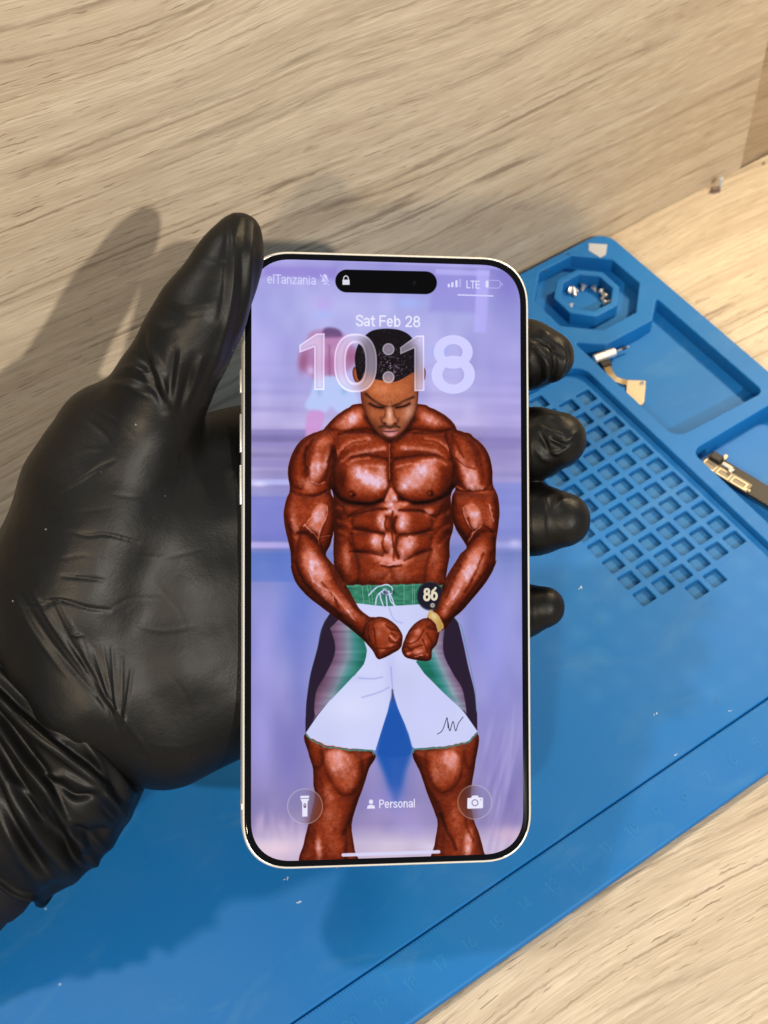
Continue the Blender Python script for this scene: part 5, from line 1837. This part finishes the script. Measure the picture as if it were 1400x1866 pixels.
# dark sleeve leaving the cuff
Vs_, Fs_ = [], []
NT2 = 64
lv = [(-.35, 2.2), (.1, 2.62), (.30, 2.66), (.33, 2.76), (.40, 2.80), (.46, 2.76), (.48, 2.68), (2.6, 2.95)]
for s, r in lv:
    for k in range(NT2):
        a = 2 * math.pi * k / NT2
        Vs_.append(axis0 + ax_ * AL * (.75 + s) + e1 * (r * 1.02 * math.cos(a)) + e2 * (r * .72 * math.sin(a)))
for i in range(len(lv) - 1):
    for k in range(NT2):
        j = (k + 1) % NT2
        Fs_.append([i * NT2 + k, i * NT2 + j, (i + 1) * NT2 + j, (i + 1) * NT2 + k])
m_sl = mat('charcoal_sleeve', (.0055, .005, .007), .6, spec=.2)
t = NT(m_sl)
t.bump(t.noise(t.coords(), 700, 3), .2, .0004)
sl_o = mk('sleeve', to_world(np.array(Vs_)), Fs_, m_sl, hand)
# ------------------------------------------------------------------ screws, connectors and scraps on the mat
m_steel = mat('screw_steel', (.80, .75, .70), .34, .7)
m_gold = mat('gold_plate', (.44, .37, .26), .42, .5)
m_dark = mat('dark_plastic', (.014, .012, .011), .5, spec=.3)
m_flex = mat('amber_flex', (.20, .13, .05), .42)
m_chrome = mat('bright_metal', (.85, .82, .8), .16, 1.)
m_tape = mat('grey_tape', (.34, .36, .40), .6)
m_bronze = mat('bronze_shield', (.15, .125, .09), .48, .3)

FLOOR_OCT = DESK_Z + .122


def rotz(a):
    c, s = math.cos(a), math.sin(a)
    return np.array([[c, -s, 0], [s, c, 0], [0, 0, 1]])


def roty(a):
    c, s = math.cos(a), math.sin(a)
    return np.array([[c, 0, s], [0, 1, 0], [-s, 0, c]])


# nine tiny screws: px, py, tilt, turn, length
spots = [(1028, 514, 1.35, .3, .2), (1034, 524, 1.5, 2.3, .26), (1046, 530, 1.2, 1.1, .2), (1062, 512, .5, .4, .18), (1088, 514, .6, 2.0, .18), (1103, 528, 1.3, 1.4, .2), (1111, 536, 1.1, .2, .2), (1104, 551, 1.5, 2.9, .26), (1040, 556, .9, 1.0, .18)]
lab = ['screw leaning in the left heap of the octagon dish', 'longest brassy screw lying across the left heap in the octagon dish', 'small screw at the inner end of the left heap in the octagon dish',
       'upright screw by the back wall of the octagon dish, left of two', 'upright screw by the back wall of the octagon dish, right of two', 'tilted screw at the top of the right-hand row in the octagon dish',
       'bright screw in the middle of the right-hand row in the octagon dish', 'screw lying flat at the lower end of the right-hand row in the octagon dish', 'lone screw apart near the lower left wall of the octagon dish']
hv = join(moved(cyl(.062, .075, 0, .035, 18), np.eye(3), (0, 0, 0)), cyl(.036, .036, -.12, 0, 12), cyl(.046, .046, -.105, -.09, 12), cyl(.046, .046, -.075, -.06, 12), cyl(.046, .046, -.045, -.03, 12))
sm = None
for (px, py, tl, tn, L), lb in zip(spots, lab):
    p = on_z(px, py, FLOOR_OCT + .12)
    rv = p[:2] - ctr
    p[:2] = ctr + rv * min(1, .84 / np.linalg.norm(rv))
    if sm is None:
        so = mk('screw', hv[0], hv[1], m_steel, origin=np.zeros(3), smooth=False)
        sm = so
    else:
        so = sm.copy()
        COL.objects.link(so)
    so.location = Vector(p) * S
    so.rotation_euler = (0, tl, tn)
    so.scale = (1.75, 1.75, 1.5 * L / .16)
    tag(so, lb, 'screw', 'screws in the octagon dish')
# two brass crumbs in the corner of the tray
for (px, py), nm, lb in (((1186, 566), 'screw_fragment', 'brass crumb in the tray corner nearer the outer rim'), ((1183, 599), 'screw_fragment', 'brass crumb beside the octagon block in the tray')):
    p = on_z(px, py, DESK_Z + .14)
    o = mk(nm, *moved(join(cyl(.05, .06, 0, .05, 8), moved(cyl(.03, .03, 0, .12, 8), roty(1.3), (.02, .03, .03))), rotz(px), p), m_gold, origin=p, smooth=False)
    tag(o, lb, 'screw', 'brass crumbs in the tray')

# grey tape triangle on the rim
z = RIM + .004
q = [on_z(*a, z)[:2] for a in ((1073, 444), (1107, 446), (1104, 465), (1094, 470), (1073, 457))]
o = mk('tape_scrap', *slab(q, [], z, z + .02, .004, 1), m_tape, smooth=False)
tag(o, 'pale grey scrap of tape on the mat rim above the octagon dish', 'tape')

# vibration motor with flex tail, in the first tray
TF = DESK_Z + .122
p0 = on_z(1082, 655, TF + .25)
p1 = on_z(1121, 641, TF + .25)
d = (p1 - p0)
LM = np.linalg.norm(d)
d /= LM
up = np.array([0, 0, 1.])
sd_ = np.cross(up, d)
Bm = np.stack([sd_, np.cross(d, sd_), d], 1)
fl = empty('flex_connector', [*(p0 + d * LM / 2)[:2], TF], 'silver cylinder on a bent amber flex strip with a pale contact plate in the tray', 'connector')
mk('metal_cylinder', *moved(join(cyl(.17, .17, .03, LM - .03, 24), cyl(.13, .17, 0, .03, 24), cyl(.17, .13, LM - .03, LM, 24)), Bm, p0), m_steel, fl, smooth=False)
mk('wire_pin', *moved(cyl(.04, .04, LM, LM + .62, 10), Bm, p0), m_chrome, fl, smooth=False)
mk('wire_end', *moved(cyl(.055, .045, LM + .3, LM + .5, 10), Bm, p0), m_dark, fl, smooth=False)
b0 = on_z(1103, 664, TF + .1)
mk('black_housing', *moved(box(-.2, .2, -.16, .16, -.10, .14, .03), np.stack([d, sd_, up], 1), b0), m_dark, fl, smooth=False)


def strip(path, w, th):
    """flat ribbon along 3-D points"""
    P = [np.asarray(p, float) for p in path]
    V, F = [], []
    for i, p in enumerate(P):
        a = P[min(i + 1, len(P) - 1)] - P[max(i - 1, 0)]
        a /= np.linalg.norm(a)
        s = np.cross(a, up)
        s /= np.linalg.norm(s)
        n = np.cross(s, a)
        V += [p - s * w / 2, p + s * w / 2, p + s * w / 2 + n * th, p - s * w / 2 + n * th]
    for i in range(len(P) - 1):
        for k in range(4):
            j = (k + 1) % 4
            F.append([i * 4 + k, i * 4 + j, i * 4 + 4 + j, i * 4 + 4 + k])
    F += [[0, 1, 2, 3], [len(V) - 4, len(V) - 1, len(V) - 2, len(V) - 3]]
    return V, F


fp = spline([on_z(1106, 668, TF + .12), on_z(1112, 680, TF + .16), on_z(1120, 690, TF + .12), on_z(1132, 695, TF + .06), on_z(1144, 698, TF + .05)], closed=False)
mk('flex_strip', *strip(fp, .26, .02), m_flex, fl, smooth=False)
z = TF + .03
q = [on_z(*a, z)[:2] for a in ((1143, 694), (1177, 695), (1174, 733), (1170, 739), (1164, 739), (1141, 718))]
mk('contact_plate', *slab(roundpoly(q, .05, 3), [], z, z + .05, .01, 1), m_gold, fl, smooth=False)
q = on_z(1170, 699, z + .05)
mk('solder_dot', *moved(join(cyl(.085, .07, 0, .05, 16), cyl(.07, .02, .05, .075, 16)), np.eye(3), (q[0], q[1], z + .05)), m_chrome, fl, smooth=False)

# longer shielded cable end in the second tray
a0, a1 = on_z(1287, 838, TF + .35), on_z(1440, 930, TF + .35)
d = a1 - a0
LB = np.linalg.norm(d)
d /= LB
sd_ = np.cross(up, d)
Bm = np.stack([d, sd_, up], 1)
bt = empty('charging_flex', [*(a0 + d * 1.2)[:2], TF], 'dark brown cable assembly with framed cells and a shiny clip at the right edge', 'connector')
mk('flat_body', *moved(box(-.05, LB, -.36, .40, -.07, .05, .03), Bm, a0), m_dark, bt, smooth=False)
sh = []
mk('shield_plate', *moved(box(0, 1.9, -.37, .06, .052, .068, .006), Bm, a0), m_bronze, bt, smooth=False)
for x0, x1 in ((.0, .52), (.60, 1.12), (1.20, 1.78)):
    fr = [(x0, -.35), (x1, -.35), (x1, -.03), (x0, -.03)]
    ins = [(x0 + .05, -.30), (x1 - .05, -.30), (x1 - .05, -.08), (x0 + .05, -.08)]
    mk('cell_frame', *moved(slab(fr, [ins], .069, .095, .006, 1), Bm, a0), m_gold, bt, smooth=False)
mk('black_socket', *moved(box(.05, .52, .02, .36, .05, .26, .06), Bm, a0), m_dark, bt, smooth=False)
mk('shiny_clip', *moved(join(box(.55, 1.0, .06, .24, .052, .17, .03), box(.88, 1.08, -.04, .2, .06, .14, .03), moved(cyl(.09, .07, 0, .06, 16), np.eye(3), (.98, .02, .13))), Bm, a0), m_chrome, bt, smooth=False)
mk('loose_tab', *moved(box(.42, .56, .3, .56, .1, .16, .02), Bm, a0), m_gold, bt, smooth=False)
mk('solder_bead', *moved(join(moved(cyl(.07, .05, 0, .06, 14), np.eye(3), (1.84, -.30, .05)), moved(cyl(.05, .03, 0, .05, 14), np.eye(3), (1.95, -.24, .05))), Bm, a0), m_gold, bt, smooth=False)

# bit of rubbish lying against the back panel
p = on_z(1309, 342, DESK_Z + .1)
o = empty('plastic_scrap', [p[0], p[1], DESK_Z], 'torn grey and brown scrap on the desk against the oak partition', 'scrap')
mk('pale_flake', *moved(box(-.14, .18, -.07, .06, 0, .50, .03), rotz(.6) @ roty(.25), [p[0] + .06, p[1], DESK_Z]), m_tape, o, smooth=False)
mk('brown_flake', *moved(box(-.26, .14, -.10, .08, 0, .24, .04), rotz(-.5), [p[0] - .12, p[1] - .05, DESK_Z]), mat('brown_bit', (.12, .08, .07), .6), o, smooth=False)
p = on_z(1392, 298, DESK_Z)
o = mk('wood_crumb', *moved(box(-.09, .09, -.04, .04, 0, .05, .015), rotz(.4), p), mat('crumb_brown', (.16, .11, .07), .7), origin=p)
tag(o, 'tiny brown crumb on the desk by the darker panel', 'crumb')
# white crumbs on the blue field
m_fluff = mat('white_fluff', (.42, .52, .62), .8)
rs = random.Random(4)
for (px, py), lb, L in (((1056, 1072), 'white curl of fluff on the mat right of the little finger', .2), ((520, 1603), 'white fleck on the mat just under the phone bottom', .12), ((543, 1645), 'white fleck on the mat lower down under the phone', .13), ((1328, 1297), 'white grain on the mat just above the ruler groove', .07), ((1193, 1302), 'pale nick on the open mat surface', .1), ((1230, 1376), 'white grain on the ruler groove of the mat', .07)):
    p = on_z(px, py, .0)
    L *= .72
    vs = []
    for k in range(3):
        vs.append(moved(box(-L / 2 * (.5 + rs.random() * .5), L / 2 * .6, -.012, .012, 0, .02, .005), rotz(rs.random() * 1.2 - .2 + k * .5), (p[0] + rs.uniform(-.03, .03) + k * .04, p[1] + rs.uniform(-.02, .02), 0)))
    o = mk('lint_fleck', *join(*vs), m_fluff, origin=[p[0], p[1], 0])
    tag(o, lb, 'fleck', 'pale flecks on the mat')
